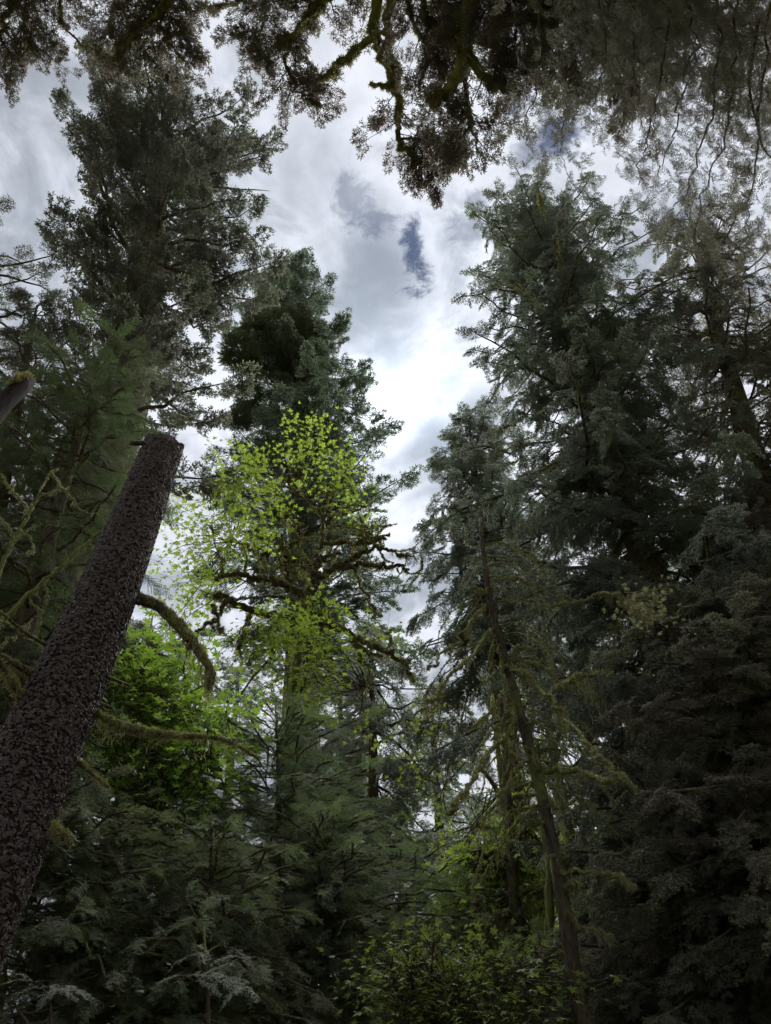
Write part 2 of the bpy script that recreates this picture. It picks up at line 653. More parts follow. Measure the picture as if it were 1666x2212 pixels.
TM = {
    'fir': [tmpl_fir(11), tmpl_fir(12, .2, .05), tmpl_fir(13, .05, .2)],
    'fir_far': [tmpl_fir(14, .1, .12, 1.8), tmpl_fir(15, .2, .05, 1.8), tmpl_fir(16, .05, .2, 1.8)],
    'weep': [tmpl_fir(21, .45, -.25), tmpl_fir(22, .6, -.35), tmpl_fir(23, .3, -.1)],
    'frond': [tmpl_frond(31), tmpl_frond(32, .38, .28), tmpl_frond(33, .2, .38)],
    'cedar': [tmpl_frond(41, .5, .20), tmpl_frond(42, .6, .24), tmpl_frond(43, .35, .17)],
    'leaf': [tmpl_leaf(51), tmpl_leaf(52, .3), tmpl_leaf(53, .05)],
    'tuft': [tmpl_tuft(61), tmpl_tuft(62), tmpl_tuft(63)],
    'strand': [tmpl_strand(71), tmpl_strand(72), tmpl_strand(73)],
    'flake': [tmpl_flake(81), tmpl_flake(82), tmpl_flake(83)],
}


# ------------------------------------------------------------------ one node group that sets an object's own pieces on its own points
def scatter_group():
    g = bpy.data.node_groups.new('set_pieces_on_points', 'GeometryNodeTree')
    g.interface.new_socket('Geometry', in_out='INPUT', socket_type='NodeSocketGeometry')
    g.interface.new_socket('Geometry', in_out='OUTPUT', socket_type='NodeSocketGeometry')
    N, L = g.nodes.new, g.links.new
    gi, go = N('NodeGroupInput'), N('NodeGroupOutput')

    def named(nm, ty):
        n = N('GeometryNodeInputNamedAttribute')
        n.data_type = ty
        n.inputs['Name'].default_value = nm
        return n.outputs['Attribute']
    tid = named('tid', 'INT')

    def pick(val):
        c = N('FunctionNodeCompare')
        c.data_type = 'INT'
        c.operation = 'EQUAL'
        L(tid, c.inputs[2])
        c.inputs[3].default_value = val
        s = N('GeometryNodeSeparateGeometry')
        s.domain = 'POINT'
        L(gi.outputs[0], s.inputs[0])
        L(c.outputs[0], s.inputs['Selection'])
        return s.outputs[0]
    jn = N('GeometryNodeJoinGeometry')
    for k in range(3):
        gt = N('GeometryNodeGeometryToInstance')
        L(pick(k), gt.inputs[0])
        L(gt.outputs[0], jn.inputs[0])
    ip = N('GeometryNodeInstanceOnPoints')
    L(pick(-1), ip.inputs['Points'])
    L(jn.outputs[0], ip.inputs['Instance'])
    ip.inputs['Pick Instance'].default_value = True
    L(named('variant', 'INT'), ip.inputs['Instance Index'])
    L(named('turn', 'QUATERNION'), ip.inputs['Rotation'])
    L(named('size', 'FLOAT'), ip.inputs['Scale'])
    j2 = N('GeometryNodeJoinGeometry')
    L(ip.outputs[0], j2.inputs[0])
    L(pick(-2), j2.inputs[0])
    L(j2.outputs[0], go.inputs[0])
    return g


SCATTER = scatter_group()


def scatter(name, parent, kind_t, mat, pos, xd, up, size, rng, wood=None, wood_mat=None, tint=None):
    """one object: pieces of one kind set on many points, with the thin twigs that carry them"""
    pos = np.asarray(pos, float).reshape(-1, 3)
    n = len(pos)
    if n == 0:
        return None
    V, F, MI, T = [], [], [], []
    c = 0
    for k, (v, f) in enumerate(TM[kind_t]):
        V.append(v); F.append(f + c); MI.append(np.zeros(len(f), int)); T.append(np.full(len(v), k)); c += len(v)
    if wood is not None and wood.n:
        v, f, _ = wood.arrays()
        V.append(v); F.append(f + c); MI.append(np.ones(len(f), int)); T.append(np.full(len(v), -2)); c += len(v)
    V.append(pos); T.append(np.full(n, -1))
    me = mesh_from(name, np.concatenate(V), np.concatenate(F), np.concatenate(MI), (mat, wood_mat or MAT['limb']))
    tot = c + n

    def attr(nm, ty, key, arr, wd):
        a = me.attributes.new(nm, ty, 'POINT')
        full = np.zeros((tot, wd) if wd > 1 else tot, arr.dtype)
        full[c:] = arr
        a.data.foreach_set(key, full.ravel())
    a = me.attributes.new('tid', 'INT', 'POINT')
    a.data.foreach_set('value', np.concatenate(T).astype(np.int32))
    attr('variant', 'INT', 'value', rng.integers(0, 3, n).astype(np.int32), 1)
    attr('turn', 'QUATERNION', 'value', quats(np.asarray(xd, float).reshape(-1, 3), np.asarray(up, float).reshape(-1, 3)).astype(np.float32), 4)
    attr('size', 'FLOAT', 'value', np.broadcast_to(np.asarray(size, np.float32), (n,)).astype(np.float32), 1)
    attr('tint', 'FLOAT', 'value', (rng.uniform(0, 1, n) if tint is None else np.asarray(tint)).astype(np.float32), 1)
    o = link(name, me, parent, 'stuff')
    md = o.modifiers.new('set_pieces', 'NODES')
    md.node_group = SCATTER
    return o


def smooth(pts, n=4):
    """a rounded path through points"""
    P = np.asarray(pts, float)
    if len(P) < 3:
        t = np.linspace(0, 1, n + 1)[:, None]
        return P[0] * (1 - t) + P[-1] * t
    Q = np.concatenate([2 * P[:1] - P[1:2], P, 2 * P[-1:] - P[-2:-1]])
    out = []
    for i in range(1, len(Q) - 2):
        for t in np.arange(n) / n:
            a, b, c, d = Q[i - 1], Q[i], Q[i + 1], Q[i + 2]
            out.append(.5 * ((2 * b) + (c - a) * t + (2 * a - 5 * b + 4 * c - d) * t ** 2 + (3 * b - a - 3 * c + d) * t ** 3))
    out.append(P[-1])
    return np.array(out)


def walk(P, s):
    """points and directions at fractions S of the path P"""
    seg = np.linalg.norm(np.diff(P, axis=0), axis=1)
    cum = np.concatenate([[0], np.cumsum(seg)])
    x = np.asarray(s) * cum[-1]
    p = np.stack([np.interp(x, cum, P[:, k]) for k in range(3)], 1)
    e = 0.02 * cum[-1]
    q0 = np.stack([np.interp(np.maximum(0, x - e), cum, P[:, k]) for k in range(3)], 1)
    q1 = np.stack([np.interp(np.minimum(cum[-1], x + e), cum, P[:, k]) for k in range(3)], 1)
    return p, nrm(q1 - q0), cum[-1]


class Fol:
    """the sprays of one crown"""
    def __init__(self):
        self.p, self.x, self.u, self.s, self.t = [], [], [], [], []
        self.wood = MB()

    def put(self, p, x, u, s, t):
        self.p.append(p); self.x.append(x); self.u.append(u); self.s.append(s); self.t.append(t)

    def dress(self, P, rng, f0=.25, step=.35, lat=1.6, size=.9, droop=.15, weep=0.0, wood=True, keep=1.0, taper=.9):
        """hang laterals with sprays on the limb P"""
        L = np.linalg.norm(np.diff(P, axis=0), axis=1).sum()
        n = max(2, int(L * (1 - f0) / step))
        ss = np.sort(rng.uniform(f0, 1, n))
        ps, ts, _ = walk(P, ss)
        sg = 1
        base_t = rng.uniform(0, 1)
        for s, p, t in zip(ss, ps, ts):
            sg = -sg
            if rng.random() > keep:
                continue
            side = np.cross(t, UPV)
            ln = np.linalg.norm(side)
            side = side / ln if ln > .15 else nrm(rng.normal(0, 1, 3))
            an = math.radians(rng.uniform(38, 72))
            ll = lat * ((1 - s) * taper + (1 - taper)) * rng.uniform(.45, 1.15)
            d = nrm(t * math.cos(an) + side * sg * math.sin(an) + UPV * rng.normal(-droop, .12))
            m = max(1, int(round(ll / (size * .42))))
            if wood and ll > .5:
                e = np.array([p, p + d * ll * .5 - UPV * droop * ll * .1, p + d * ll - UPV * droop * ll * .4])
                self.wood.tube(e, [.012 + .006 * ll, .009, .004], 3, cap=False)
            for k in range(m):
                fr = (k + rng.uniform(.1, .7)) / m
                q = p + d * ll * fr - UPV * droop * ll * .4 * fr * fr
                a2 = rng.normal(0, .5)
                dd = d * math.cos(a2) + np.cross(UPV, d) * math.sin(a2) + rng.normal(0, .12, 3) - UPV * weep * rng.uniform(.4, 1.4)
                up = UPV + rng.normal(0, .35, 3) + (t * .3 if weep else 0)
                self.put(q, dd, up, size * rng.uniform(.6, 1.2) * (1.08 - .35 * s), np.clip(base_t * .5 + rng.uniform(0, .55), 0, 1))
        tip, tt, _ = walk(P, np.array([.93, .985]))
        for q, t in zip(tip, tt):
            self.put(q, t + rng.normal(0, .15, 3) - UPV * weep * .4, UPV + rng.normal(0, .2, 3), size * rng.uniform(.7, 1.0), base_t)

    def build(self, parent, kind_t, mat, rng, name='crown'):
        if self.p:
            return scatter(name, parent, kind_t, mat, self.p, self.x, self.u, np.array(self.s), rng, self.wood, MAT['limb'], np.array(self.t))


def limb(parent, P, r0, r1, mat, rng, sides=7, name='branch', rough=.06):
    mb = MB()
    n = len(P)
    mb.tube(P, np.linspace(r0, r1, n), sides, rough=rough, rng=rng)
    v, f, _ = mb.arrays()
    return link(name, mesh_from(name, v, f, None, (mat,), True), parent)


def moss_on(branch, P, r0, r1, rng, per_m=60, size=.055, hang=4, hang_len=.35, mat=None, name='moss', s0=0.0):
    """cushions along the top and sides of a limb and beards below it, as one sub-part"""
    _, _, L = walk(P, [0.0])
    n = int(L * per_m)
    if n < 1:
        return
    s = rng.uniform(s0, 1, n)
    p, t, _ = walk(P, s)
    r = r0 + (r1 - r0) * s
    rd = rng.normal(0, 1, (n, 3)) + UPV * .9
    rd = nrm(rd - (rd * t).sum(1, keepdims=True) * t)
    lump = .75 + .5 * np.sin(s * L * 5.1 + rng.uniform(0, 6)) * np.sin(s * L * 2.3)
    pos = p + rd * r[:, None] * .95
    sz = size * rng.uniform(.6, 1.5, n) * np.clip(lump, .4, 1.3)
    scatter(name, branch, 'tuft', mat or MAT['moss'], pos, rng.normal(0, 1, (n, 3)) * np.array([1, 1, .2]), UPV + rng.normal(0, .3, (n, 3)), sz, rng)
    if hang:
        m = int(L * hang)
        if m:
            s = rng.uniform(s0, 1, m)
            p, t, _ = walk(P, s)
            r = r0 + (r1 - r0) * s
            pos = p - UPV * r[:, None] * .7
            scatter('hanging_moss', branch, 'strand', mat or MAT['moss'], pos, t * np.array([1, 1, .0]) + rng.normal(0, .2, (m, 3)) * np.array([1, 1, 0]), np.tile(UPV, (m, 1)), hang_len * rng.uniform(.3, 1.2, m), rng)


def trunk(parent, A, R, mat, rng, sides=14, rough=.035, name='trunk', n=3, flare=0.0):
    P = smooth(A, n)
    z = np.linspace(0, 1, len(P))
    r = np.interp(z, np.linspace(0, 1, len(R)), R)
    mb = MB()
    mb.tube(P, r, sides, rough=rough, rng=rng)
    v, f, _ = mb.arrays()
    return link(name, mesh_from(name, v, f, None, (mat,), True), parent)


def axis_z(A, z):
    A = np.asarray(A)
    return np.stack([np.interp(z, A[:, 2], A[:, k]) for k in range(3)], -1)


def conifer(name, label, axis_px, R, prof_px, rng, tmpl='fir', mat='fir', group=None, nb=70, z0=None, ang=(35, -25), f0=.25, step=.35, lat=.34, size=.9,
            droop=.15, weep=0.0, keep=1.0, dead=0.05, curve=.25, jag=.25, bark='bark', r_b=.055, front=.9, moss=0, category='tree', f_up=0.0, low_keep=None):
    """a conifer whose stem passes through places of the photo at given distances and whose crown has the width seen there.
    AXIS_PX: (x, y, distance) from low to top; PROF_PX: (y on the stem, metres of reach to the left, to the right)"""
    T = thing(name, label, category, group)
    A = [at(*a) for a in axis_px]
    base = A[0].copy()
    base[2] = -.1
    A = [base] + A
    A = np.array(A)
    T.location = base
    rt = trunk(None, A - base, R, MAT[bark], rng, 14 if R[0] > .12 else 9, n=6)
    rt.parent = T
    zs = np.linspace(A[1][2], A[-1][2], 200)
    ax = axis_z(A, zs)
    py = np.array([proj(q)[1] for q in ax])
    o = np.argsort(py)
    ph = sorted((float(np.interp(p[0], py[o], zs[o])), p[1], p[2]) for p in prof_px)
    hz, hl, hr = [p[0] for p in ph], [p[1] for p in ph], [p[2] for p in ph]
    zlo, zhi = (hz[0] if z0 is None else z0), A[-1][2]
    fol = Fol()
    az = rng.uniform(0, 6.28)
    rgt = nrm(np.array([A[1][1] - CAM[1], -(A[1][0] - CAM[0]), 0.0]))       # to the right as one looks at the stem
    fwd = np.array([-rgt[1], rgt[0], 0.0])
    for i in range(nb):
        u = (i + rng.uniform(0, .9)) / nb
        z = zlo + (zhi - zlo) * (u ** .92) * .992
        az += 2.39996 + rng.normal(0, .35)
        c, s = math.cos(az), math.sin(az)
        rl, rr = np.interp(z, hz, hl), np.interp(z, hz, hr)
        r_side = rr if c > 0 else rl
        r_depth = .5 * (rl + rr) * front
        reach = math.sqrt((r_side * c) ** 2 + (r_depth * s) ** 2) * (1 + rng.uniform(-jag, jag * .7))
        if reach < .15:
            continue
        fr = (z - zlo) / max(.1, zhi - zlo)
        el = math.radians(ang[1] + (ang[0] - ang[1]) * fr + rng.normal(0, 7))
        h = rgt * c + fwd * s
        p0 = axis_z(A, z)
        rise = math.tan(el) * reach
        P = np.array([p0 + h * reach * q + UPV * (rise * q - curve * reach * q * q * (1 - fr * .8) + f_up * reach * q ** 3) + np.cross(UPV, h) * reach * .10 * math.sin(q * 3 + i) for q in np.linspace(0, 1, 7)])
        P[1:-1] += rng.normal(0, .025 * reach, (5, 3))
        rb = r_b * (.45 + .25 * reach) if reach < 3 else r_b * (1.2 + .06 * reach)
        b = limb(None, P - base, rb, .012, MAT['limb'], rng, 6)
        b.parent = T
        if moss and rng.random() < moss:
            moss_on(b, P - base, rb, .012, rng, 22, .08, 2.2, .5)
        if rng.random() < dead:
            continue
        kp = keep if low_keep is None else low_keep + (keep - low_keep) * min(1, fr / .4)
        fol.dress(P - base, rng, f0, step, max(.5, lat * reach), size, droop, weep, keep=kp)
    fol.build(T, tmpl, MAT[mat], rng)
    return T, A, base, fol


# ------------------------------------------------------------------ the ground
def ground():
    n = 61
    x = np.linspace(-1, 1, n)
    g = np.sign(x) * np.abs(x) ** 2.2 * 900
    X, Y = np.meshgrid(g, g)
    rng = np.random.default_rng(5)
    Z = .12 * np.sin(X * .35) * np.cos(Y * .28) + rng.normal(0, .02, X.shape)
    Z -= .05
    v = np.stack([X, Y, Z], -1).reshape(-1, 3)
    i, j = np.meshgrid(np.arange(n - 1), np.arange(n - 1))
    a = (j * n + i).ravel()
    f = np.concatenate([np.stack([a, a + 1, a + n + 1], 1), np.stack([a, a + n + 1, a + n], 1)])
    o = link('ground', mesh_from('ground', v, f, None, (MAT['soil'],), True), None, 'structure')
    return o


ground()
RNG = np.random.default_rng
# ------------------------------------------------------------------ leafy trees
LEAF_ME = {}


def leaf_mesh(k, mat):
    if (k, mat) not in LEAF_ME:
        v, f = TM['leaf'][k]
        LEAF_ME[(k, mat)] = mesh_from('leaf', v, f, None, (MAT[mat],))
    return LEAF_ME[(k, mat)]


def leafy(T, base, limbs, regions, rng, mat, size=.15, per=11, n_obj=300, spread=.42, max_twig=3.0):
    """twigs reach from the limbs to places in the crown and carry leaves at their ends; the leaves that show largest are parts of their own"""
    wood = MB()
    S = np.concatenate([smooth(p, 6) for p in limbs])
    pos, xd, up, sz = [], [], [], []
    for (cx, cy_, rx, ry, n, dist, dj) in regions:
        for i in range(n):
            a, r = rng.uniform(0, 6.283), math.sqrt(rng.uniform(0, 1))
            c = at(cx + rx * r * math.cos(a), cy_ + ry * r * math.sin(a), dist + rng.uniform(-dj, dj)) - base
            dd = np.linalg.norm(S - c, axis=1) + .5 * np.maximum(0, S[:, 2] - c[2])
            k = int(np.argmin(dd + rng.uniform(0, .8, len(dd))))
            p0 = S[k]
            if np.linalg.norm(c - p0) > max_twig:
                p0 = c + nrm(p0 - c) * max_twig * rng.uniform(.6, 1)
            mid = (p0 + c) / 2 + rng.normal(0, .12, 3) * np.linalg.norm(c - p0) - UPV * .05
            P = smooth([p0, mid, c], 4)
            wood.tube(P, np.linspace(.011, .004, len(P)), 4, cap=False)
            m = int(rng.integers(int(per * .6), int(per * 1.4) + 1))
            dirn = nrm(c - mid)
            for j in range(m):
                off = rng.normal(0, 1, 3) * spread * .5 * np.array([1, 1, .6])
                q = c + off - dirn * rng.uniform(0, .35)
                pos.append(q)
                xd.append(nrm(off + dirn * .3) + np.array([0, 0, -.35]))
                up.append(UPV + rng.normal(0, .38, 3))
                sz.append(size * rng.uniform(.6, 1.25))
                if j % 3 == 0:
                    wood.tube(np.array([c - dirn * .2, (c + q) / 2, q]), [.004, .003, .002], 3, cap=False)
    pos, xd, up, sz = map(np.array, (pos, xd, up, sz))
    vis = sz / np.linalg.norm(pos + base - CAM, axis=1)
    pp = np.array([proj(q + base) for q in pos])
    vis[(pp[:, 0] < 0) | (pp[:, 0] > 1666) | (pp[:, 1] < 0) | (pp[:, 1] > 2212)] = 0
    o = np.argsort(-vis)
    own, rest = o[:n_obj], o[n_obj:]
    q = quats(xd, up)
    for i in own:
        ob = link('leaf', leaf_mesh(int(rng.integers(0, 3)), mat), T)
        ob.rotation_mode = 'QUATERNION'
        ob.location = pos[i]
        ob.rotation_quaternion = q[i]
        ob.scale = (sz[i],) * 3
        ob['tint'] = float(rng.uniform(0, 1))
    scatter('crown', T, 'leaf', MAT[mat], pos[rest], xd[rest], up[rest], sz[rest], rng, wood, MAT['limb'])


def pxpath(pts, base=np.zeros(3), n=5):
    return smooth([at(*p) - base for p in pts], n)


def stem_thing(name, label, cat, base_pt, group=None):
    T = thing(name, label, cat, group)
    b = np.array(base_pt, float)
    b[2] = -.05
    T.location = b
    return T, b


# ------------------------------------------------------------------ the broken snag on the left
def snag():
    rng = RNG(101)
    A0 = [at(50, 1697, 4.6), at(228, 1290, 4.6), at(360, 948, 4.65)]
    g = A0[0] + (A0[0] - A0[1]) / (A0[0][2] - A0[1][2]) * -(A0[0][2] + .1)
    T, b = stem_thing('broken_snag', 'thick dark dead trunk with flaking bark, snapped off flat at its top', 'dead tree', g)
    A = np.array([g] + A0) - b
    P = smooth(A, 14)
    r = np.interp(np.linspace(0, 1, len(P)), [0, .34, .67, 1], [.29, .236, .206, .165])
    mb = MB()
    mb.tube(P, r, 40, rough=.006, rng=rng, cap=False)
    v, f, _ = mb.arrays()
    tc = nrm((CAM - (P[-1] + b)) * np.array([1, 1, 0]))
    slope = lambda n_: -.20 * np.maximum(-.25, n_ @ tc)          # the break slants down towards the viewer
    v[-40:, 2] += slope((v[-40:] - P[-1]) / r[-1]) + rng.normal(0, .008, 40)
    link('trunk', mesh_from('trunk', v, f, None, (MAT['bark_snag'],), True), T)
    rim = v[-40:]
    cv = np.concatenate([rim, [rim.mean(0) - UPV * .02]])
    link('broken_top', mesh_from('broken_top', cv, [[k, (k + 1) % 40, 40] for k in range(40)], None, (MAT['bark_red'],)), T)
    # bark flakes all round
    n = 42000
    s = rng.uniform(.03, .995, n)
    p, t, L = walk(P, s)
    cum = np.concatenate([[0], np.cumsum(np.linalg.norm(np.diff(P, axis=0), axis=1))])
    rr = np.interp(s, cum / cum[-1], r)
    th = rng.uniform(0, 6.283, n)
    a = nrm(np.cross(t, [1.0, 0, 0]))
    bb = np.cross(t, a)
    nv = a * np.cos(th)[:, None] + bb * np.sin(th)[:, None]
    xd = np.cross(t, nv) + t * rng.normal(0, .5, n)[:, None]
    up_ = nv + t * rng.normal(-.12, .22, n)[:, None] + rng.normal(0, .12, (n, 3))
    fp = p + nv * (rr[:, None] + .006)
    ok = fp[:, 2] < P[-1][2] + slope(nv) - .015
    m = int(ok.sum())
    scatter('bark_flakes', T, 'flake', MAT['flake'], fp[ok], xd[ok], up_[ok], rng.uniform(.017, .038, m), rng, tint=rng.uniform(0, 1, m) ** 1.3)
    # splintered rim
    mb = MB()
    top = P[-1]
    for k in range(40):
        th = k / 40 * 6.283
        d = nrm(np.cross(t[0], [1.0, 0, 0])) * math.cos(th) + np.cross(t[0], nrm(np.cross(t[0], [1.0, 0, 0]))) * math.sin(th)
        q = top + d * .155 + UPV * (slope(d) - .02)
        h = rng.uniform(.01, .07) * (1.0 if math.sin(th * 2 + 1) > -.3 else .3)
        w = np.cross(d, UPV) * .016
        mb.add([q - w, q + w, q + w * .3 + UPV * h, q - d * .05], [[0, 1, 2], [0, 2, 3], [1, 3, 2], [0, 3, 1]])
    v, f, _ = mb.arrays()
    o = link('broken_rim', mesh_from('broken_rim', v, f, None, (MAT['bark_snag'],)), T, 'stuff')
    D = 4.6
    for pts, r0, r1, pm, sz, hg, hl in (
        ([(250, 1272, D), (292, 1290, D), (345, 1312, D - .05), (395, 1362, D - .1), (432, 1412, D - .15), (458, 1452, D - .15), (452, 1490, D - .15)], .050, .020, 240, .026, 12, .22),
        ([(322, 958, D), (303, 957, D - .02), (284, 957, D - .05)], .026, .022, 0, 0, 0, 0),
        ([(180, 1525, D), (215, 1545, D), (270, 1571, D - .1), (330, 1585, D - .1), (390, 1590, D - .1), (450, 1592, D - .1), (500, 1604, D), (560, 1640, D + .1)], .026, .008, 230, .022, 11, .16),
        ([(140, 1625, D), (185, 1660, D - .1), (235, 1702, D - .1)], .016, .008, 160, .022, 5, .10),
        ([(80, 1765, D), (118, 1795, D - .1), (155, 1818, D - .15)], .030, .022, 300, .028, 5, .10),
        ([(85, 1472, D), (50, 1445, D - .1), (0, 1418, D - .2), (-60, 1400, D - .25)], .022, .020, 260, .026, 6, .12),
        ([(60, 1530, D), (30, 1480, D - .15), (5, 1440, D - .2), (-40, 1395, D - .3)], .020, .018, 260, .028, 6, .12),
        ([(110, 1400, D), (60, 1370, D - .1), (10, 1330, D - .2), (-30, 1300, D - .2)], .012, .007, 150, .018, 4, .1),
        ([(222, 1460, D), (245, 1468, D - .1), (280, 1482, D - .1)], .012, .007, 160, .018, 4, .08),
    ):
        PP = pxpath(pts, b)
        ob = limb(T, PP, r0, r1, MAT['limb'], rng, 9, rough=.08)
        if pm:
            moss_on(ob, PP, r0, r1, rng, pm, sz, hg, hl)


snag()


# ------------------------------------------------------------------ a broken leaning log at the left edge
def leaning_log():
    rng = RNG(102)
    P = smooth([at(-260, 1120, 5.6), at(-60, 935, 6.0), at(58, 822, 6.2)], 6)
    T, b = stem_thing('leaning_log', 'reddish broken log poking in from the left edge below the big fir', 'log', P[0])
    g = P[0].copy()
    g[2] = 0
    P = np.concatenate([[g + np.array([-.8, -.5, 0])], P])
    mb = MB()
    mb.tube(P - b, np.linspace(.16, .10, len(P)), 16, rough=.05, rng=rng)
    v, f, _ = mb.arrays()
    link('trunk', mesh_from('trunk', v, f, None, (MAT['bark_red'],), True), T)
    Q = smooth([at(30, 832, 6.1), at(38, 822, 6.1), at(62, 816, 6.2)], 3) - b
    o = limb(T, Q, .03, .03, MAT['limb'], rng, name='mossy_tip')
    moss_on(o, Q, .04, .04, rng, 160, .05, 0)


leaning_log()


# ------------------------------------------------------------------ a long dead stem and a tangle of lichen-grey sticks at the left
def dead_sticks():
    rng = RNG(103)
    D = 5.4
    sets = (
        ('leaning_dead_stem', 'long thin mossy dead stem slanting up behind the broken snag', 'dead stem',
         [([(-60, 1390, D), (0, 1338, D), (95, 1255, D), (140, 1215, D), (200, 1163, D), (252, 1118, D), (290, 1080, D)], .022, .007),
          ([(130, 1222, D), (140, 1205, D - .1), (138, 1195, D - .1)], .008, .004), ([(60, 1285, D), (85, 1330, D), (78, 1370, D - .1)], .007, .003),
          ([(190, 1170, D), (205, 1190, D), (203, 1215, D)], .006, .003), ([(95, 1255, D), (105, 1285, D), (100, 1310, D)], .006, .003)]),
        ('dead_sapling', 'grey lichen-covered dead sapling with crooked twigs near the left edge', 'dead tree',
         [([(-40, 1330, D + .5), (0, 1240, D + .5), (30, 1165, D + .5), (60, 1120, D + .5), (85, 1070, D + .5), (110, 1025, D + .5), (125, 1010, D + .5)], .022, .008),
          ([(60, 1120, D + .5), (48, 1085, D + .4), (20, 1050, D + .4), (0, 1022, D + .4)], .010, .004),
          ([(85, 1070, D + .5), (120, 1062, D + .5), (150, 1050, D + .5)], .008, .003),
          ([(110, 1025, D + .5), (150, 1070, D + .4), (175, 1100, D + .4), (215, 1115, D + .4)], .010, .004),
          ([(40, 1145, D + .5), (70, 1170, D + .4), (65, 1200, D + .4)], .007, .003),
          ([(20, 1190, D + .5), (55, 1150, D + .4), (90, 1130, D + .4)], .007, .003),
          ([(30, 1165, D + .5), (10, 1130, D + .5), (-20, 1110, D + .5)], .007, .003)]),
        ('mossy_dead_stick', 'short mossy stick crossing low at the left edge beside the broken snag', 'dead stem',
         [([(-50, 1320, D - .3), (10, 1340, D - .3), (55, 1370, D - .3), (105, 1402, D - .3), (130, 1420, D - .3)], .012, .006),
          ([(0, 1400, D - .3), (35, 1365, D - .3), (70, 1335, D - .3)], .008, .004)]),
    )
    for nm, lab, cat, br in sets:
        p0 = at(*br[0][0][0])
        T, b = stem_thing(nm, lab, cat, p0)
        first = True
        for pts, r0, r1 in br:
            PP = pxpath(pts, b)
            PP[1:-1] += rng.normal(0, .012, PP[1:-1].shape)
            if first:
                g = PP[0].copy()
                g[2] = 0
                g[:2] -= .3
                PP = np.concatenate([[g], PP])
            o = limb(T, PP, r0, r1, MAT['limb_mossy'], rng, 7, name='stem' if first else 'twig', rough=.1)
            moss_on(o, PP, r0, r1, rng, 150, .016, 8, .10, MAT['lichen'] if nm != 'leaning_dead_stem' else MAT['pale_moss'])
            first = False


dead_sticks()

# ------------------------------------------------------------------ tall conifers
rng = RNG(201)
T1, A1, B1, _ = conifer('tall_fir', 'tallest dark fir on the left with several pointed crown tips against the clouds', [(215, 980, 11), (298, 690, 11.2), (335, 470, 11.0), (368, 270, 10.6)],
                        [.85, .80, .62, .48, .30, .06],
                        [(980, 1.2, 2.0), (900, 1.5, 2.9), (800, 1.6, 1.9), (700, 2.0, 2.0), (550, 2.8, 3.3), (450, 3.2, 3.2), (380, 3.6, 2.9), (320, 3.4, 2.4), (268, 1.5, 1.3)], rng,
                        'fir_far', 'fir', nb=84, ang=(50, -2), f0=.2, step=.17, lat=.20, size=.80, droop=.02, curve=.05, jag=.42, f_up=.30, r_b=.06, front=.75, low_keep=.45)
rng = RNG(202)
T2, A2, B2, _ = conifer('mossy_fir', 'tall fir in the middle with round mossy clumps high on its crown', [(655, 1400, 24), (640, 800, 24.3), (602, 605, 24.4)],
                        [.75, .7, .62, .5, .08],
                        [(1400, 4.0, 4.6), (1200, 3.8, 4.8), (1000, 3.9, 5.0), (920, 3.8, 4.9), (840, 3.4, 4.2), (760, 3.9, 4.6), (690, 3.2, 2.8), (640, 2.2, 2.3), (605, .9, 1.0)], rng,
                        'fir_far', 'fir_green', nb=125, ang=(40, -12), f0=.15, step=.26, lat=.24, size=1.1, droop=.05, curve=.08, jag=.38, f_up=.12, r_b=.06)


def mossy_clumps():
    """dense rounded brooms of moss-grown twigs on the mossy fir"""
    rng = RNG(203)
    for (px, py, d, rad, n) in ((612, 712, 21.6, (1.9, 1.5, .9), 420), (662, 728, 21.6, (1.2, 1.2, .75), 240), (556, 728, 21.2, (1.2, 1.1, .8), 300), (518, 762, 21.0, (1.0, 1.0, 1.2), 420), (585, 775, 21.8, (1.5, 1.2, .7), 280),
                                (640, 792, 21.8, (1.2, 1.0, .6), 200), (540, 862, 21.4, (.7, .8, 1.0), 210), (522, 900, 21.2, (.5, .6, .8), 140)):
        c = at(px, py, d) - B2
        v = nrm(rng.normal(0, 1, (n, 3)))
        r = rng.uniform(.55, 1.0, n) ** .5
        lump = 1 + .22 * np.sin(v[:, 0] * 5 + px) * np.sin(v[:, 1] * 6 + py) + .15 * np.sin(v[:, 2] * 9)
        p = c + v * (r * lump)[:, None] * np.array(rad)
        scatter('mossy_clump', T2, 'fir', MAT['clump'], p - v * .25, v + rng.normal(0, .25, (n, 3)) + UPV * .15, rng.normal(0, 1, (n, 3)), rng.uniform(.30, .50, n), rng)


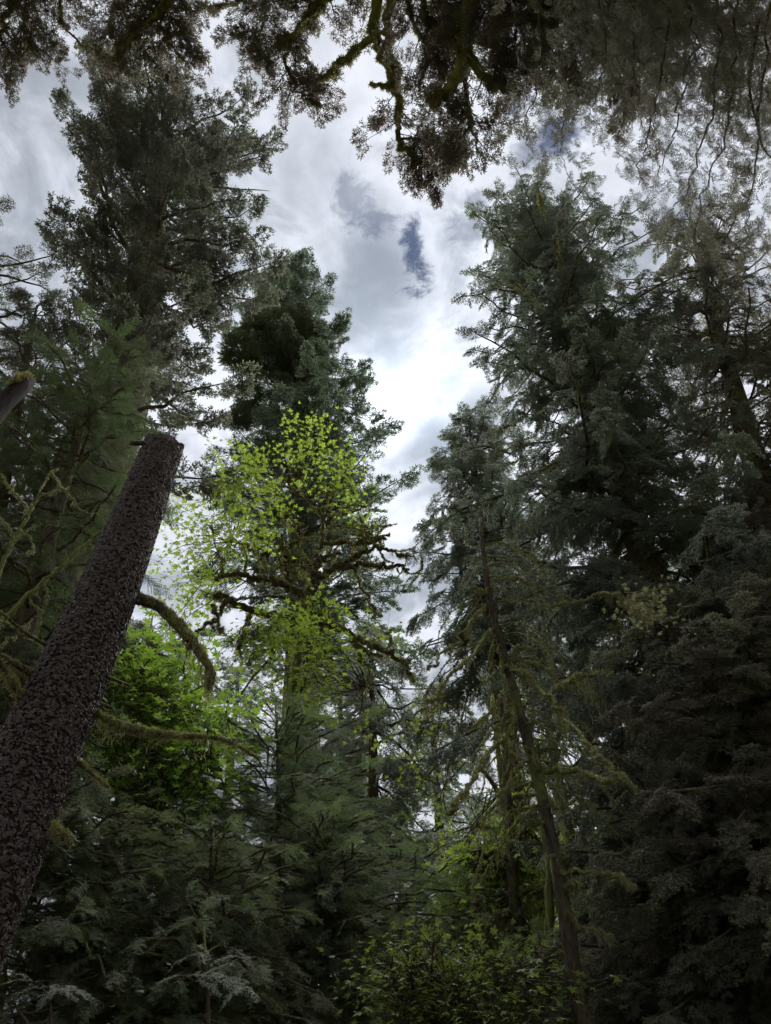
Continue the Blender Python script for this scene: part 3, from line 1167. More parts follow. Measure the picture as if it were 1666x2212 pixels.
mossy_clumps()
rng = RNG(204)
T3, A3, B3, F3 = conifer('dark_hemlock', 'huge dark conifer on the right with a bare forked tip', [(1580, 1800, 9), (1420, 1280, 9.4), (1270, 880, 9.8), (1180, 600, 10.2), (1125, 440, 10.4)],
                         [.26, .25, .22, .17, .11, .03],
                         [(1800, 2.0, 2.0), (1500, 2.6, 2.4), (1250, 3.4, 2.8), (1050, 2.7, 3.2), (880, 2.1, 3.4), (700, 2.2, 3.0), (580, 1.9, 2.5), (500, 1.2, 1.9), (440, .4, .5)], rng,
                         'weep', 'fir_dark', nb=165, ang=(36, -18), f0=.08, step=.15, lat=.36, size=.46, droop=.30, weep=.40, curve=.18, jag=.36, bark='limb', r_b=.030, moss=.15, dead=.09)
rng = RNG(205)
conifer('sparse_hemlock', 'thin-crowned conifer at the right edge with sky showing through its branches', [(1760, 1500, 11), (1620, 960, 11.5), (1530, 640, 12), (1490, 470, 12)],
        [.28, .25, .2, .12, .03],
        [(1500, 2.4, 2.4), (1200, 2.6, 2.6), (950, 2.4, 2.6), (750, 2.2, 2.6), (600, 1.7, 2.2), (480, .5, .6)], rng,
        'weep', 'cedar', nb=115, ang=(28, -22), f0=.08, step=.19, lat=.38, size=.50, droop=.25, weep=.45, curve=.15, jag=.36, bark='limb', r_b=.03, keep=.8)
rng = RNG(206)
conifer('pointed_hemlock', 'slim pointed conifer with drooping twigs below the bright gap in the clouds', [(1072, 1420, 15), (1050, 1200, 15), (1012, 905, 15.4)],
        [.22, .2, .14, .03],
        [(1500, 2.4, 3.2), (1300, 2.1, 3.0), (1150, 1.6, 2.6), (1050, 1.25, 2.1), (960, .6, 1.2), (905, .15, .2)], rng,
        'weep', 'fir_dark', nb=115, ang=(20, -25), f0=.1, step=.22, lat=.36, size=.62, droop=.2, weep=.35, curve=.1, jag=.25, bark='limb', r_b=.03, moss=.2)
rng = RNG(207)
conifer('straight_spruce', 'young spruce with a straight dark stem low in the middle, sky behind its tiers', [(808, 1930, 17), (806, 1600, 17), (800, 1380, 17)],
        [.17, .15, .11, .03],
        [(1930, 2.6, 3.0), (1750, 2.6, 3.2), (1600, 2.2, 2.6), (1480, 1.5, 1.7), (1380, .2, .2)], rng,
        'weep', 'fir_dark', nb=58, ang=(15, -32), f0=.15, step=.26, lat=.32, size=.7, droop=.15, weep=.3, curve=.1, jag=.3, bark='limb', r_b=.035)
rng = RNG(208)
conifer('slender_spruce', 'slender conifer stem just left of the straight young spruce', [(747, 1930, 20), (740, 1650, 20), (733, 1450, 20)],
        [.17, .15, .11, .03],
        [(1900, 2.0, 2.2), (1700, 2.0, 2.0), (1550, 1.5, 1.5), (1450, .2, .2)], rng,
        'weep', 'fir_dark', nb=40, ang=(15, -32), f0=.15, step=.28, lat=.32, size=.75, droop=.15, weep=.3, curve=.1, jag=.3, bark='limb', r_b=.035)
rng = RNG(209)
conifer('feathery_hemlock', 'feathery green hemlock at the left with fern-like sprays above the broken snag', [(-10, 1900, 8), (50, 1400, 8), (140, 1050, 8.2), (222, 775, 8.5)],
        [.17, .15, .12, .08, .02],
        [(1900, 1.8, 1.6), (1400, 1.7, 1.6), (1200, 1.5, 1.45), (1050, 1.3, 1.2), (900, 1.2, .95), (800, .9, .6), (775, .6, .4)], rng,
        'frond', 'hemlock_dark', nb=105, ang=(22, -18), f0=.12, step=.16, lat=.42, size=.55, droop=.2, weep=.15, curve=.22, jag=.25, bark='limb', r_b=.028)
rng = RNG(210)
conifer('edge_tree', 'thin-leaved tree reaching in at the left edge in front of the clouds', [(-190, 1100, 13), (-120, 760, 13), (-70, 500, 13.2)],
        [.28, .25, .18, .04],
        [(1100, 2.0, 2.2), (800, 2.2, 2.3), (650, 2.0, 2.1), (560, 1.5, 1.9), (500, 1.0, 1.5)], rng,
        'fir', 'fir', nb=45, ang=(35, 0), f0=.2, step=.30, lat=.30, size=.55, droop=.05, curve=.05, jag=.25, keep=.75)

rng = RNG(211)
conifer('left_spruce', 'shaded conifer filling the left edge behind the feathery hemlock', [(-90, 1700, 11), (-20, 1200, 11), (60, 760, 11.2), (80, 660, 11.2)],
        [.22, .2, .15, .08, .02],
        [(1700, 2.2, 2.6), (1300, 2.0, 2.4), (1000, 1.6, 2.0), (800, 1.0, 1.2), (660, .2, .2)], rng,
        'weep', 'fir', nb=85, ang=(25, -18), f0=.1, step=.20, lat=.36, size=.55, droop=.2, weep=.3, curve=.15, jag=.3, bark='limb', r_b=.03)

# ------------------------------------------------------------------ low trees and far trees
LOW = [
    (301, 'low_hemlock', 'dark low hemlock right of the broken snag under the dull green maple leaves', [(335, 2200, 9.6), (350, 1850, 9.6), (362, 1600, 9.6)], [(2200, 2.0, 2.0), (1850, 1.6, 1.6), (1720, 1.0, 1.0), (1600, .1, .1)], 'frond', 'hemlock', 110, .36),
    (302, 'low_hemlock', 'green low hemlock at the foot of the maple trunk in the middle', [(610, 2200, 9.0), (604, 1800, 9.0), (598, 1540, 9.0)], [(2200, 2.0, 2.0), (1850, 1.7, 1.7), (1680, 1.1, 1.2), (1540, .1, .1)], 'frond', 'hemlock', 120, .38),
    (303, 'low_hemlock', 'shaded sapling at the bottom left beside the foot of the snag', [(190, 2260, 7.4), (215, 2000, 7.4), (240, 1740, 7.4)], [(2260, 1.5, 1.5), (2000, 1.2, 1.2), (1740, .1, .1)], 'frond', 'shade', 100, .30),
    (304, 'low_hemlock', 'shaded sapling at the bottom between the pale fronds and the yellow-green shrub', [(700, 2260, 8.2), (700, 2000, 8.2), (702, 1760, 8.2)], [(2260, 1.7, 1.7), (2000, 1.4, 1.4), (1760, .1, .1)], 'frond', 'shade', 110, .32),
    (305, 'low_hemlock', 'dark bushy conifer in the bottom right corner', [(1620, 2260, 7.6), (1570, 1950, 7.6), (1530, 1720, 7.6)], [(2260, 1.9, 1.6), (2000, 1.5, 1.4), (1850, 1.0, 1.0), (1720, .1, .1)], 'weep', 'brown_dark', 120, .32),
    (306, 'low_hemlock', 'dim conifer behind the leaning mossy dead spruce at the lower right', [(1440, 2200, 10.5), (1410, 1850, 10.5), (1375, 1560, 10.5)], [(2200, 1.8, 2.2), (1850, 1.4, 1.8), (1650, .8, .9), (1560, .1, .1)], 'weep', 'fir_dark', 110, .42),
    (307, 'low_hemlock', 'dark low conifer at the bottom edge beneath the twisted maple', [(1180, 2300, 8.8), (1170, 2180, 8.8), (1160, 2050, 8.8)], [(2300, 1.6, 1.6), (2180, 1.2, 1.2), (2050, .1, .1)], 'frond', 'hemlock', 90, .32),
    (308, 'low_hemlock', 'shaded sapling at the left edge beneath the snag branches', [(-40, 2300, 7.0), (10, 2000, 7.0), (60, 1640, 7.0)], [(2300, 1.5, 1.5), (2000, 1.4, 1.4), (1640, .1, .1)], 'frond', 'shade', 110, .32),
    (309, 'low_hemlock', 'dim sapling low in the middle in front of the straight young spruce', [(860, 2260, 10.5), (862, 2050, 10.5), (865, 1860, 10.5)], [(2260, 2.0, 2.0), (2050, 1.6, 1.6), (1860, .1, .1)], 'frond', 'hemlock', 100, .36),
    (310, 'low_hemlock', 'dark conifer filling the right edge below the sparse crown', [(1720, 2100, 7.8), (1660, 1700, 7.8), (1590, 1300, 7.8)], [(2100, 1.9, 1.9), (1700, 1.7, 1.7), (1450, 1.2, 1.2), (1300, .1, .1)], 'weep', 'brown_dark', 135, .36),
    (311, 'low_hemlock', 'sapling with drooping tips at the bottom left between the two shaded saplings', [(450, 2260, 7.0), (455, 2030, 7.0), (460, 1800, 7.0)], [(2260, 1.5, 1.5), (2030, 1.2, 1.2), (1800, .1, .1)], 'frond', 'shade', 100, .28),
]
for seed, nm, lab, ax, pr, tm, mt, nb, sz in LOW:
    rng = RNG(seed)
    conifer(nm, lab, ax, [.06, .055, .04, .012], pr, rng, tm, mt, 'low conifers under the tall trees', nb=nb, ang=(30, -8), f0=.06, step=.13, lat=.42, size=sz, droop=.22, weep=.12, curve=.28, jag=.35, bark='limb', r_b=.010)

FAR = [
    (401, 'far conifer at the left behind the broken snag', 60, 1250, 26, 4.0), (402, 'far conifer seen between the broken snag and the mossy maple', 330, 1330, 30, 4.2),
    (403, 'far conifer behind the foot of the mossy fir', 520, 1430, 30, 3.8), (404, 'far low conifer behind the slender stem in the middle', 690, 1560, 34, 3.6),
    (405, 'far conifer right of the straight young spruce', 930, 1480, 32, 3.4), (406, 'far conifer behind the crossing mossy dead branches', 1160, 1430, 30, 4.2),
    (407, 'far conifer behind the trunk of the huge dark conifer', 1400, 1250, 24, 4.2), (408, 'far conifer at the right edge behind the dark boughs', 1640, 1250, 24, 4.0),
    (409, 'far low conifer behind the twisted maple', 1040, 1720, 36, 3.6),
]
for seed, lab, px, py, d, r in FAR:
    rng = RNG(seed)
    low = at(px + (px - 770) * .12, 2000, d)
    conifer('far_conifer', lab, [(px + (px - 770) * (2000 - py) / 2400, 2000, d), (px, py, d)], [.35, .3, .04], [(2000, r, r), (py + 250, r * .8, r * .8), (py, .2, .2)], rng, 'weep', 'fir_dark', 'far conifers behind the clearing',
            nb=30, ang=(25, -20), f0=.1, step=.42, lat=.36, size=1.15, droop=.15, weep=.3, curve=.1, jag=.3, bark='limb', r_b=.05)


# ------------------------------------------------------------------ the mossy maple in the middle
def mossy_maple():
    rng = RNG(501)
    D = 13.0

    def z(zx, zy, dd=0.0):
        return (325.4 + .3581 * zx, 1030.4 + .3581 * zy, D + dd)
    T, b = stem_thing('mossy_maple', 'moss-covered maple with bright yellow-green leaves in the middle', 'tree', at(618, 1800, D))
    tr = [(612, 1990, D), (622, 1700, D), z(845, 1430), z(868, 1250), z(888, 1050), z(905, 900), z(925, 800), z(940, 740)]
    trunk(T, np.array([at(*p) - b for p in [(605, 2100, D)] + tr]), [.17, .15, .13, .12, .11, .11], MAT['limb_mossy'], rng, 12, .06, n=4)
    L = [
        ([z(945, 750), z(900, 705), z(850, 680), z(760, 640, -.3), (z(670, 620, -.5)), z(600, 600, -.6), z(530, 585, -.7), z(450, 592, -.8), z(400, 620, -.9)], .10, .035),
        ([z(850, 680), z(830, 640), z(815, 560, -.3), z(790, 520, -.4)], .05, .02),
        ([z(940, 745), z(965, 690), z(985, 640), z(1000, 590)], .11, .09),
        ([z(1000, 600), z(960, 570), z(915, 525), z(860, 515), z(800, 525), z(760, 545)], .07, .03),
        ([z(830, 520), z(815, 470), z(830, 430), z(870, 400), z(930, 365)], .05, .02),
        ([z(1000, 590), z(1010, 540), z(1040, 500), z(1090, 475), z(1150, 465)], .06, .03),
        ([z(985, 620), z(1050, 595), z(1100, 555), z(1160, 515), z(1240, 480), z(1300, 455), z(1400, 430), z(1460, 440)], .085, .025),
        ([z(1120, 545), z(1180, 545), z(1260, 525), z(1330, 530), z(1420, 545), z(1510, 540), z(1560, 560)], .07, .03),
        ([z(990, 590), z(1000, 500), z(1020, 420), z(1035, 360), z(1045, 250), z(1080, 150), z(1115, 60), z(1130, 0)], .06, .018),
        ([z(1035, 400), z(1100, 400), z(1180, 395), z(1260, 400), z(1310, 370), z(1320, 330)], .05, .02),
        ([z(1260, 400), z(1330, 395), z(1390, 370), z(1440, 340)], .04, .015),
        ([z(1045, 260), z(1000, 200), z(960, 150), z(920, 100), z(850, 60), z(780, 60)], .045, .015),
        ([z(1060, 220), z(1100, 205), z(1180, 180), z(1250, 170)], .03, .012),
        ([z(1100, 300), z(1180, 295), z(1250, 300), z(1340, 300), z(1430, 295)], .025, .01),
        ([z(945, 755), z(985, 800), z(1040, 840), z(1110, 890, -.2)], .08, .06),
        ([z(905, 900), z(960, 895), z(1040, 893, -.2), z(1130, 910, -.3), z(1190, 945, -.4), z(1240, 970, -.4), z(1320, 1000, -.5), z(1400, 1040, -.5), z(1460, 1075, -.6), z(1510, 1120, -.6), z(1560, 1180, -.6), z(1585, 1230, -.6)], .085, .03),
        ([z(1200, 950, -.4), z(1240, 1010, -.4), z(1280, 1040, -.4), z(1340, 1065, -.4), z(1400, 1080, -.4)], .035, .02),
        ([z(1280, 1040, -.4), z(1270, 1090, -.4), z(1300, 1130, -.4), z(1320, 1180, -.4), z(1290, 1250, -.4), z(1285, 1290, -.4)], .03, .015),
        ([z(1220, 545), z(1250, 600), z(1270, 660), z(1310, 730), z(1340, 790), z(1345, 850)], .03, .012),
        ([z(905, 870), z(850, 860), z(780, 850, -.2), z(700, 835, -.3), z(620, 810, -.5), z(540, 775, -.6), z(480, 740, -.7), z(420, 712, -.8), z(390, 730, -.8)], .085, .05),
        ([z(610, 815, -.5), z(590, 870, -.5), z(565, 930, -.5), z(550, 980, -.5), z(530, 1040, -.5)], .04, .035),
        ([z(470, 750, -.7), z(430, 790, -.7), z(390, 850, -.7), z(340, 890, -.7), z(260, 950, -.7)], .05, .02),
        ([z(385, 860, -.7), z(410, 900, -.7), z(420, 945, -.7)], .025, .02),
        ([z(370, 770, -.7), z(385, 800, -.7), z(392, 830, -.7)], .03, .02),
        ([z(865, 1290), z(910, 1270), z(950, 1235), z(1000, 1200)], .06, .035),
        ([z(1385, 1035, -.5), z(1430, 1030, -.5), z(1450, 1000, -.5), z(1440, 960, -.5)], .02, .01),
        ([z(640, 470, -.2), z(600, 440), z(540, 400), z(480, 370)], .02, .01), ([z(700, 560, -.3), z(690, 500), z(640, 460), z(630, 400)], .025, .01),
        ([z(450, 592, -.8), z(420, 560, -.8), z(440, 510, -.8), z(410, 480, -.8)], .02, .008),
        ([z(1440, 440), z(1500, 470), z(1560, 470), z(1600, 500)], .02, .01),
    ]
    paths = []
    for pts, r0, r1 in L:
        P = pxpath(pts, b, 5)
        P[2:-1] += rng.normal(0, .035, P[2:-1].shape)
        paths.append(P)
        o = limb(T, P, r0 * 1.05, r1 * 1.05, MAT['limb'], rng, 8, rough=.12)
        moss_on(o, P, r0 * 1.05, r1 * 1.05, rng, 120, .034, 5, .26)
    # crooked bare mossy twigs
    for i in range(70):
        P0 = paths[int(rng.integers(0, 13))]
        s = P0[int(rng.integers(len(P0) // 3, len(P0)))]
        d = nrm(rng.normal(0, 1, 3) + np.array([0, 0, .5]))
        pts = [s]
        for k in range(4):
            d = nrm(d + rng.normal(0, .55, 3) + np.array([0, 0, .12]))
            pts.append(pts[-1] + d * rng.uniform(.15, .4))
        P = smooth(pts, 3)
        o = limb(T, P, .020, .006, MAT['limb_mossy'], rng, 5, name='twig', rough=.1)
        if i < 45:
            moss_on(o, P, .02, .008, rng, 70, .035, 5, .14)
        paths.append(P)
    reg = [(525, 1085, 72, 100, 44, D - .3, 1.2), (500, 1000, 55, 40, 14, D - .3, 1.0), (660, 955, 50, 55, 20, D, 1.0), (715, 1010, 65, 60, 17, D, 1.0), (600, 1130, 60, 50, 4, D, 1.2), (450, 1180, 60, 80, 16, D - .6, 1.2), (770, 1090, 35, 45, 8, D, .8),
           (630, 1350, 60, 40, 22, D - 1.2, 1.0), (690, 1410, 50, 55, 24, D - 1.2, 1.0), (590, 1400, 50, 70, 20, D - 1.2, 1.0), (640, 1500, 80, 40, 20, D - 1.0, 1.0), (820, 1370, 20, 16, 3, D - .6, .3), (690, 1310, 30, 20, 8, D - .6, .3), (800, 1560, 20, 90, 4, D - 1, .4),
           (400, 1240, 70, 70, 16, D + 2, 1.2), (380, 1130, 45, 90, 14, D + 2, 1.2), (400, 1330, 60, 50, 10, D + 2, 1.2)]
    leafy(T, b, paths, reg, rng, 'maple', .145, 15, 300, .46)


mossy_maple()


def understory_maples():
    for seed, lab, base, tr, limbs, reg, mat, size, nobj in (
        (511, 'understory maple with dull green leaves filling the space right of the broken snag', (340, 1900, 8.6), [(345, 2050, 8.6), (340, 1800, 8.6), (335, 1600, 8.6), (330, 1450, 8.6), (326, 1390, 8.6)],
         [[(336, 1620, 8.6), (280, 1560, 8.6), (230, 1480, 8.6)], [(334, 1580, 8.6), (400, 1520, 8.6), (450, 1470, 8.6)], [(330, 1480, 8.6), (290, 1420, 8.6), (270, 1380, 8.6)], [(340, 1750, 8.6), (420, 1680, 8.6), (470, 1640, 8.6)], [(338, 1720, 8.6), (250, 1660, 8.6)]],
         [(270, 1430, 80, 60, 60, 8.6, 1.3), (370, 1450, 70, 60, 42, 8.6, 1.3), (300, 1530, 110, 70, 70, 8.6, 1.3), (420, 1640, 90, 70, 46, 8.6, 1.2), (300, 1660, 110, 70, 55, 8.6, 1.2), (430, 1540, 60, 50, 26, 8.6, 1.2)], 'maple_dim', .135, 300),
        (512, 'twisted maple trunk with a gnarled side limb and glowing leaves at the lower right', (1135, 2200, 10.5), [(1138, 2200, 10.5), (1128, 2060, 10.5), (1118, 1990, 10.5), (1110, 1940, 10.5), (1108, 1850, 10.5), (1098, 1740, 10.5), (1090, 1600, 10.5), (1080, 1500, 10.5)],
         [[(1118, 1985, 10.5), (1090, 1972, 10.4), (1068, 1985, 10.4), (1055, 2010, 10.4), (1038, 2022, 10.4), (1030, 2040, 10.4)], [(1068, 1990, 10.4), (1066, 2030, 10.4), (1062, 2055, 10.4)], [(1112, 1935, 10.5), (1150, 1925, 10.5), (1185, 1930, 10.6)],
          [(1108, 1860, 10.5), (1075, 1845, 10.5), (1055, 1830, 10.6)], [(1105, 1830, 10.5), (1140, 1790, 10.6), (1160, 1740, 10.6)], [(1098, 1750, 10.5), (1070, 1700, 10.6), (1040, 1660, 10.6)]],
         [(1020, 1930, 70, 80, 80, 11.6, .8), (1100, 1870, 70, 70, 46, 11.6, .8), (1060, 2010, 100, 50, 60, 11.6, .8), (1170, 1900, 50, 80, 34, 11.6, .8), (1130, 1790, 40, 50, 22, 12.5, 1.4), (990, 1850, 40, 40, 16, 13, 1.2), (1160, 1560, 120, 120, 26, 14, 1.5), (920, 1640, 60, 120, 24, 15, 1.5)], 'maple', .13, 300),
        (513, 'dull yellow-green shrub along the bottom edge right of the middle', (980, 2300, 6.5), [(980, 2420, 6.5), (985, 2300, 6.5), (990, 2200, 6.5), (985, 2080, 6.5)],
         [[(985, 2250, 6.5), (930, 2150, 6.5), (880, 2080, 6.5)], [(988, 2230, 6.5), (1050, 2140, 6.5), (1100, 2090, 6.5)], [(988, 2200, 6.5), (960, 2100, 6.4)]],
         [(950, 2070, 110, 70, 60, 6.5, .9), (1080, 2120, 110, 60, 56, 6.5, .9), (900, 2160, 110, 60, 50, 6.3, .8), (1050, 2190, 130, 40, 50, 6.2, .8), (830, 2090, 60, 60, 20, 6.4, .8), (1200, 2110, 60, 60, 22, 6.8, .8)], 'shrub', .075, 0),
        (514, 'maple saplings leafing out at the right edge behind the dark boughs', (1560, 1900, 13), [(1560, 1950, 13), (1545, 1700, 13), (1530, 1500, 13), (1520, 1400, 13)],
         [[(1545, 1700, 13), (1590, 1620, 13), (1620, 1570, 13)], [(1535, 1560, 13), (1490, 1480, 13), (1460, 1440, 13)]],
         [(1490, 1430, 50, 60, 22, 13, 1), (1600, 1560, 60, 60, 24, 13, 1), (1520, 1530, 50, 60, 14, 13, 1), (1560, 1640, 60, 50, 14, 13, 1), (1590, 1400, 40, 40, 8, 13, 1)], 'maple_dim', .15, 120),
    ):
        rng = RNG(seed)
        nm = 'leafy_shrub' if seed == 513 else 'understory_maple'
        T, b = stem_thing(nm, lab, 'shrub' if seed == 513 else 'tree', at(*base))
        w = [.10, .085, .07, .05, .03] if seed == 512 else [.06, .05, .03]
        if seed == 512:
            w = [.11, .10, .10, .085, .08, .07, .05, .03]
        A = np.array([at(*p) - b for p in tr])
        A = np.concatenate([[[A[0][0], A[0][1], 0]], A]) if A[0][2] > .2 else A
        trunk(T, A, w, MAT['limb'], rng, 9, .08, n=4)
        paths = [smooth(A, 4)]
        for pts in limbs:
            P = pxpath(pts, b, 4)
            paths.append(P)
            r0 = .055 if seed == 512 else .022
            o = limb(T, P, r0, r0 * .35, MAT['limb'], rng, 7, rough=.12)
            if seed == 512:
                moss_on(o, P, r0, r0 * .4, rng, 50, .06, 6, .3)
        leafy(T, b, paths, reg, rng, mat, size, 12, nobj, .5 if seed != 513 else .3, 2.2)


MAT['shrub'] = leaf_mat('shrub_leaves', (.055, .074, .028), (.075, .105, .034), (.105, .140, .044), .4, (1.4, 1.4, .7), .6, 1.5)
understory_maples()


# ------------------------------------------------------------------ the leaning mossy dead spruce and the stems beside it
def dead_spruce():
    rng = RNG(521)
    D = 6.4
    T, b = stem_thing('dead_spruce', 'leaning dead spruce hung with moss, its bare branches drooping at the right of the middle', 'dead tree', at(1262, 2200, D))
    A = np.array([at(*p) - b for p in [(1268, 2240, D), (1236, 2070, D), (1200, 1850, D), (1150, 1640, D), (1112, 1500, D), (1085, 1400, D), (1060, 1300, D), (1045, 1200, D), (1038, 1120, D)]])
    A = np.concatenate([[[A[0][0] + .2, A[0][1], 0]], A])
    trunk(T, A, [.068, .064, .06, .052, .046, .04, .032, .02], MAT['limb'], rng, 10, .07, n=4)
    L = [
        ([(1062, 1360, D), (1030, 1400, D - .4), (985, 1450, D - .8), (940, 1505, D - 1.1), (895, 1545, D - 1.3)], .030, .010),
        ([(1050, 1310, D), (1020, 1340, D - .3), (985, 1390, D - .6), (950, 1420, D - .8), (925, 1445, D - .9)], .018, .008),
        ([(1118, 1550, D), (1080, 1600, D - .3), (1050, 1645, D - .6), (1010, 1700, D - .9), (982, 1740, D - 1.1), (972, 1755, D - 1.1)], .032, .022),
        ([(1082, 1440, D), (1120, 1450, D - .2), (1160, 1482, D - .4), (1200, 1525, D - .6), (1240, 1570, D - .8), (1275, 1615, D - 1.0), (1320, 1660, D - 1.1), (1375, 1702, D - 1.2)], .034, .010),
        ([(1180, 1500, D - .5), (1205, 1545, D - .5), (1225, 1590, D - .5), (1260, 1630, D - .5)], .018, .008),
        ([(1150, 1662, D), (1200, 1660, D - .2), (1250, 1668, D - .4), (1300, 1682, D - .6), (1345, 1688, D - .7)], .038, .026),
        ([(1205, 1885, D), (1245, 1882, D - .2), (1290, 1885, D - .3), (1335, 1895, D - .4), (1375, 1920, D - .5)], .026, .012),
        ([(1062, 1300, D), (1105, 1298, D - .1), (1140, 1292, D - .2), (1180, 1308, D - .3), (1230, 1302, D - .4), (1290, 1288, D - .5), (1320, 1285, D - .5), (1345, 1295, D - .6)], .014, .006),
        ([(1052, 1255, D), (1100, 1248, D - .1), (1150, 1262, D - .2), (1200, 1280, D - .3), (1260, 1300, D - .4)], .011, .004),
        ([(1060, 1285, D), (1040, 1275, D - .1), (1015, 1270, D - .2)], .018, .014),
        ([(1085, 1400, D), (1088, 1470, D - .1), (1090, 1560, D - .2), (1092, 1640, D - .2)], .018, .008),
        ([(1070, 1340, D), (1064, 1420, D + .1), (1058, 1500, D + .1), (1050, 1560, D + .1)], .014, .007),
        ([(1118, 1560, D), (1105, 1620, D - .1), (1090, 1690, D - .1), (1080, 1740, D - .1)], .018, .009),
        ([(1130, 1600, D), (1160, 1640, D - .1), (1185, 1690, D - .2), (1210, 1730, D - .2)], .018, .009),
        ([(1145, 1640, D), (1120, 1660, D - .2), (1095, 1700, D - .4), (1075, 1735, D - .5)], .020, .012),
        ([(1135, 1570, D), (1165, 1560, D - .1), (1195, 1562, D - .2)], .016, .014),
        ([(1100, 1420, D), (1125, 1400, D - .1), (1150, 1402, D - .2)], .018, .020),
        ([(1110, 1420, D), (1140, 1435, D - .1), (1170, 1440, D - .2), (1195, 1460, D - .3)], .012, .006),
        ([(1170, 1745, D), (1205, 1742, D - .1), (1240, 1735, D - .2), (1290, 1742, D - .3)], .016, .006),
        ([(1180, 1780, D), (1160, 1778, D - .1), (1145, 1775, D - .1)], .028, .030),
        ([(1230, 1990, D), (1260, 2000, D - .1), (1300, 2020, D - .2), (1325, 2035, D - .2)], .014, .006),
        ([(1210, 1925, D), (1235, 1915, D - .1), (1258, 1908, D - .2)], .022, .020),
        ([(1120, 1640, D), (1100, 1600, D + .2), (1075, 1590, D + .4), (1060, 1600, D + .5)], .014, .008),
    ]
    for i, (pts, r0, r1) in enumerate(L):
        P = pxpath(pts, b, 5)
        P[2:-1] += rng.normal(0, .015, P[2:-1].shape)
        o = limb(T, P, r0 * .66, r1 * .66, MAT['limb_mossy'], rng, 8, rough=.1)
        moss_on(o, P, r0 * .68, r1 * .68, rng, 170, .020, 7, .15, MAT['pale_moss'])
    # thin bare twigs hanging all along the stem
    for k in range(46):
        s = smooth(A, 4)[int(rng.integers(12, len(A) * 4 - 6))]
        az = rng.uniform(0, 6.283)
        h = np.array([math.cos(az), math.sin(az) * .6, 0])
        l = rng.uniform(.35, 1.1)
        P = smooth([s, s + h * l * .35 - UPV * l * .1, s + h * l * .7 - UPV * l * .45, s + h * l * .9 - UPV * l * .95], 3)
        P[1:] += rng.normal(0, .012, P[1:].shape)
        o = limb(T, P, .010, .003, MAT['limb_mossy'], rng, 5, name='twig', rough=.1)
        moss_on(o, P, .010, .004, rng, 60, .014, 3, .12, MAT['pale_moss'])
    # lichen-grey broom at the tip of the long side branch
    tip = at(1345, 1300, D - .6) - b
    wood = MB()
    for k in range(40):
        d = nrm(np.array([1.0, rng.normal(0, .5), rng.normal(-.28, .42)]))
        l = rng.uniform(.2, .42)
        e = smooth([tip + rng.normal(0, .03, 3), tip + d * l * .5 + rng.normal(0, .02, 3), tip + d * l - UPV * l * .18], 3)
        wood.tube(e, np.linspace(.004, .002, len(e)), 3, cap=False)
    n = 130
    pos = tip + rng.normal(0, 1, (n, 3)) * np.array([.14, .12, .12]) + np.array([.18, 0, -.06])
    scatter('twig_broom', T, 'tuft', MAT['lichen'], pos, rng.normal(0, 1, (n, 3)), UPV + rng.normal(0, .4, (n, 3)), rng.uniform(.012, .03, n), rng, wood, MAT['lichen'])
    return T


dead_spruce()
for seed, lab, pts, w in (
    (531, 'bare stem just right of the leaning mossy dead spruce', [(1300, 2150, 11), (1268, 1960, 11), (1240, 1830, 11), (1215, 1720, 11), (1190, 1600, 11), (1165, 1480, 11)], .085),
    (532, 'thin mossy stem between the twisted maple and the leaning dead spruce', [(1200, 2150, 9.5), (1188, 1950, 9.5), (1178, 1820, 9.5), (1168, 1720, 9.5), (1160, 1600, 9.5)], .055),
    (533, 'faint bare stem left of the twisted maple trunk', [(1120, 2100, 12), (1100, 1850, 12), (1080, 1650, 12), (1062, 1500, 12)], .07),
    (534, 'thick shadowed stem low at the right between the dark conifers', [(1480, 2200, 9.5), (1410, 1850, 9.5), (1370, 1600, 9.5), (1330, 1400, 9.5)], .10),
):
    rng = RNG(seed)
    T, b = stem_thing('bare_stem', lab, 'tree trunk', at(*pts[0]), 'bare stems at the lower right')
    A = np.array([at(*p) - b for p in pts])
    A = np.concatenate([[[A[0][0], A[0][1], 0]], A])
    t_ = trunk(T, A, [w, w * .95, w * .8, w * .5], MAT['limb_mossy'], rng, 10, .06, n=4)
    P = smooth(A, 5)
    moss_on(t_, P, w, w * .6, rng, 45, .05, 4, .3)
    for k in range(7):
        s = P[int(rng.integers(len(P) // 4, len(P) - 1))]
        d = nrm(rng.normal(0, 1, 3) * np.array([1, 1, .3]))
        Q = smooth([s, s + d * .4 + UPV * .05, s + d * .9 - UPV * .15, s + d * 1.3 - UPV * .5], 4)
        o = limb(T, Q, .018, .006, MAT['limb_mossy'], rng, 6, rough=.1)
        moss_on(o, Q, .02, .008, rng, 80, .035, 8, .28)


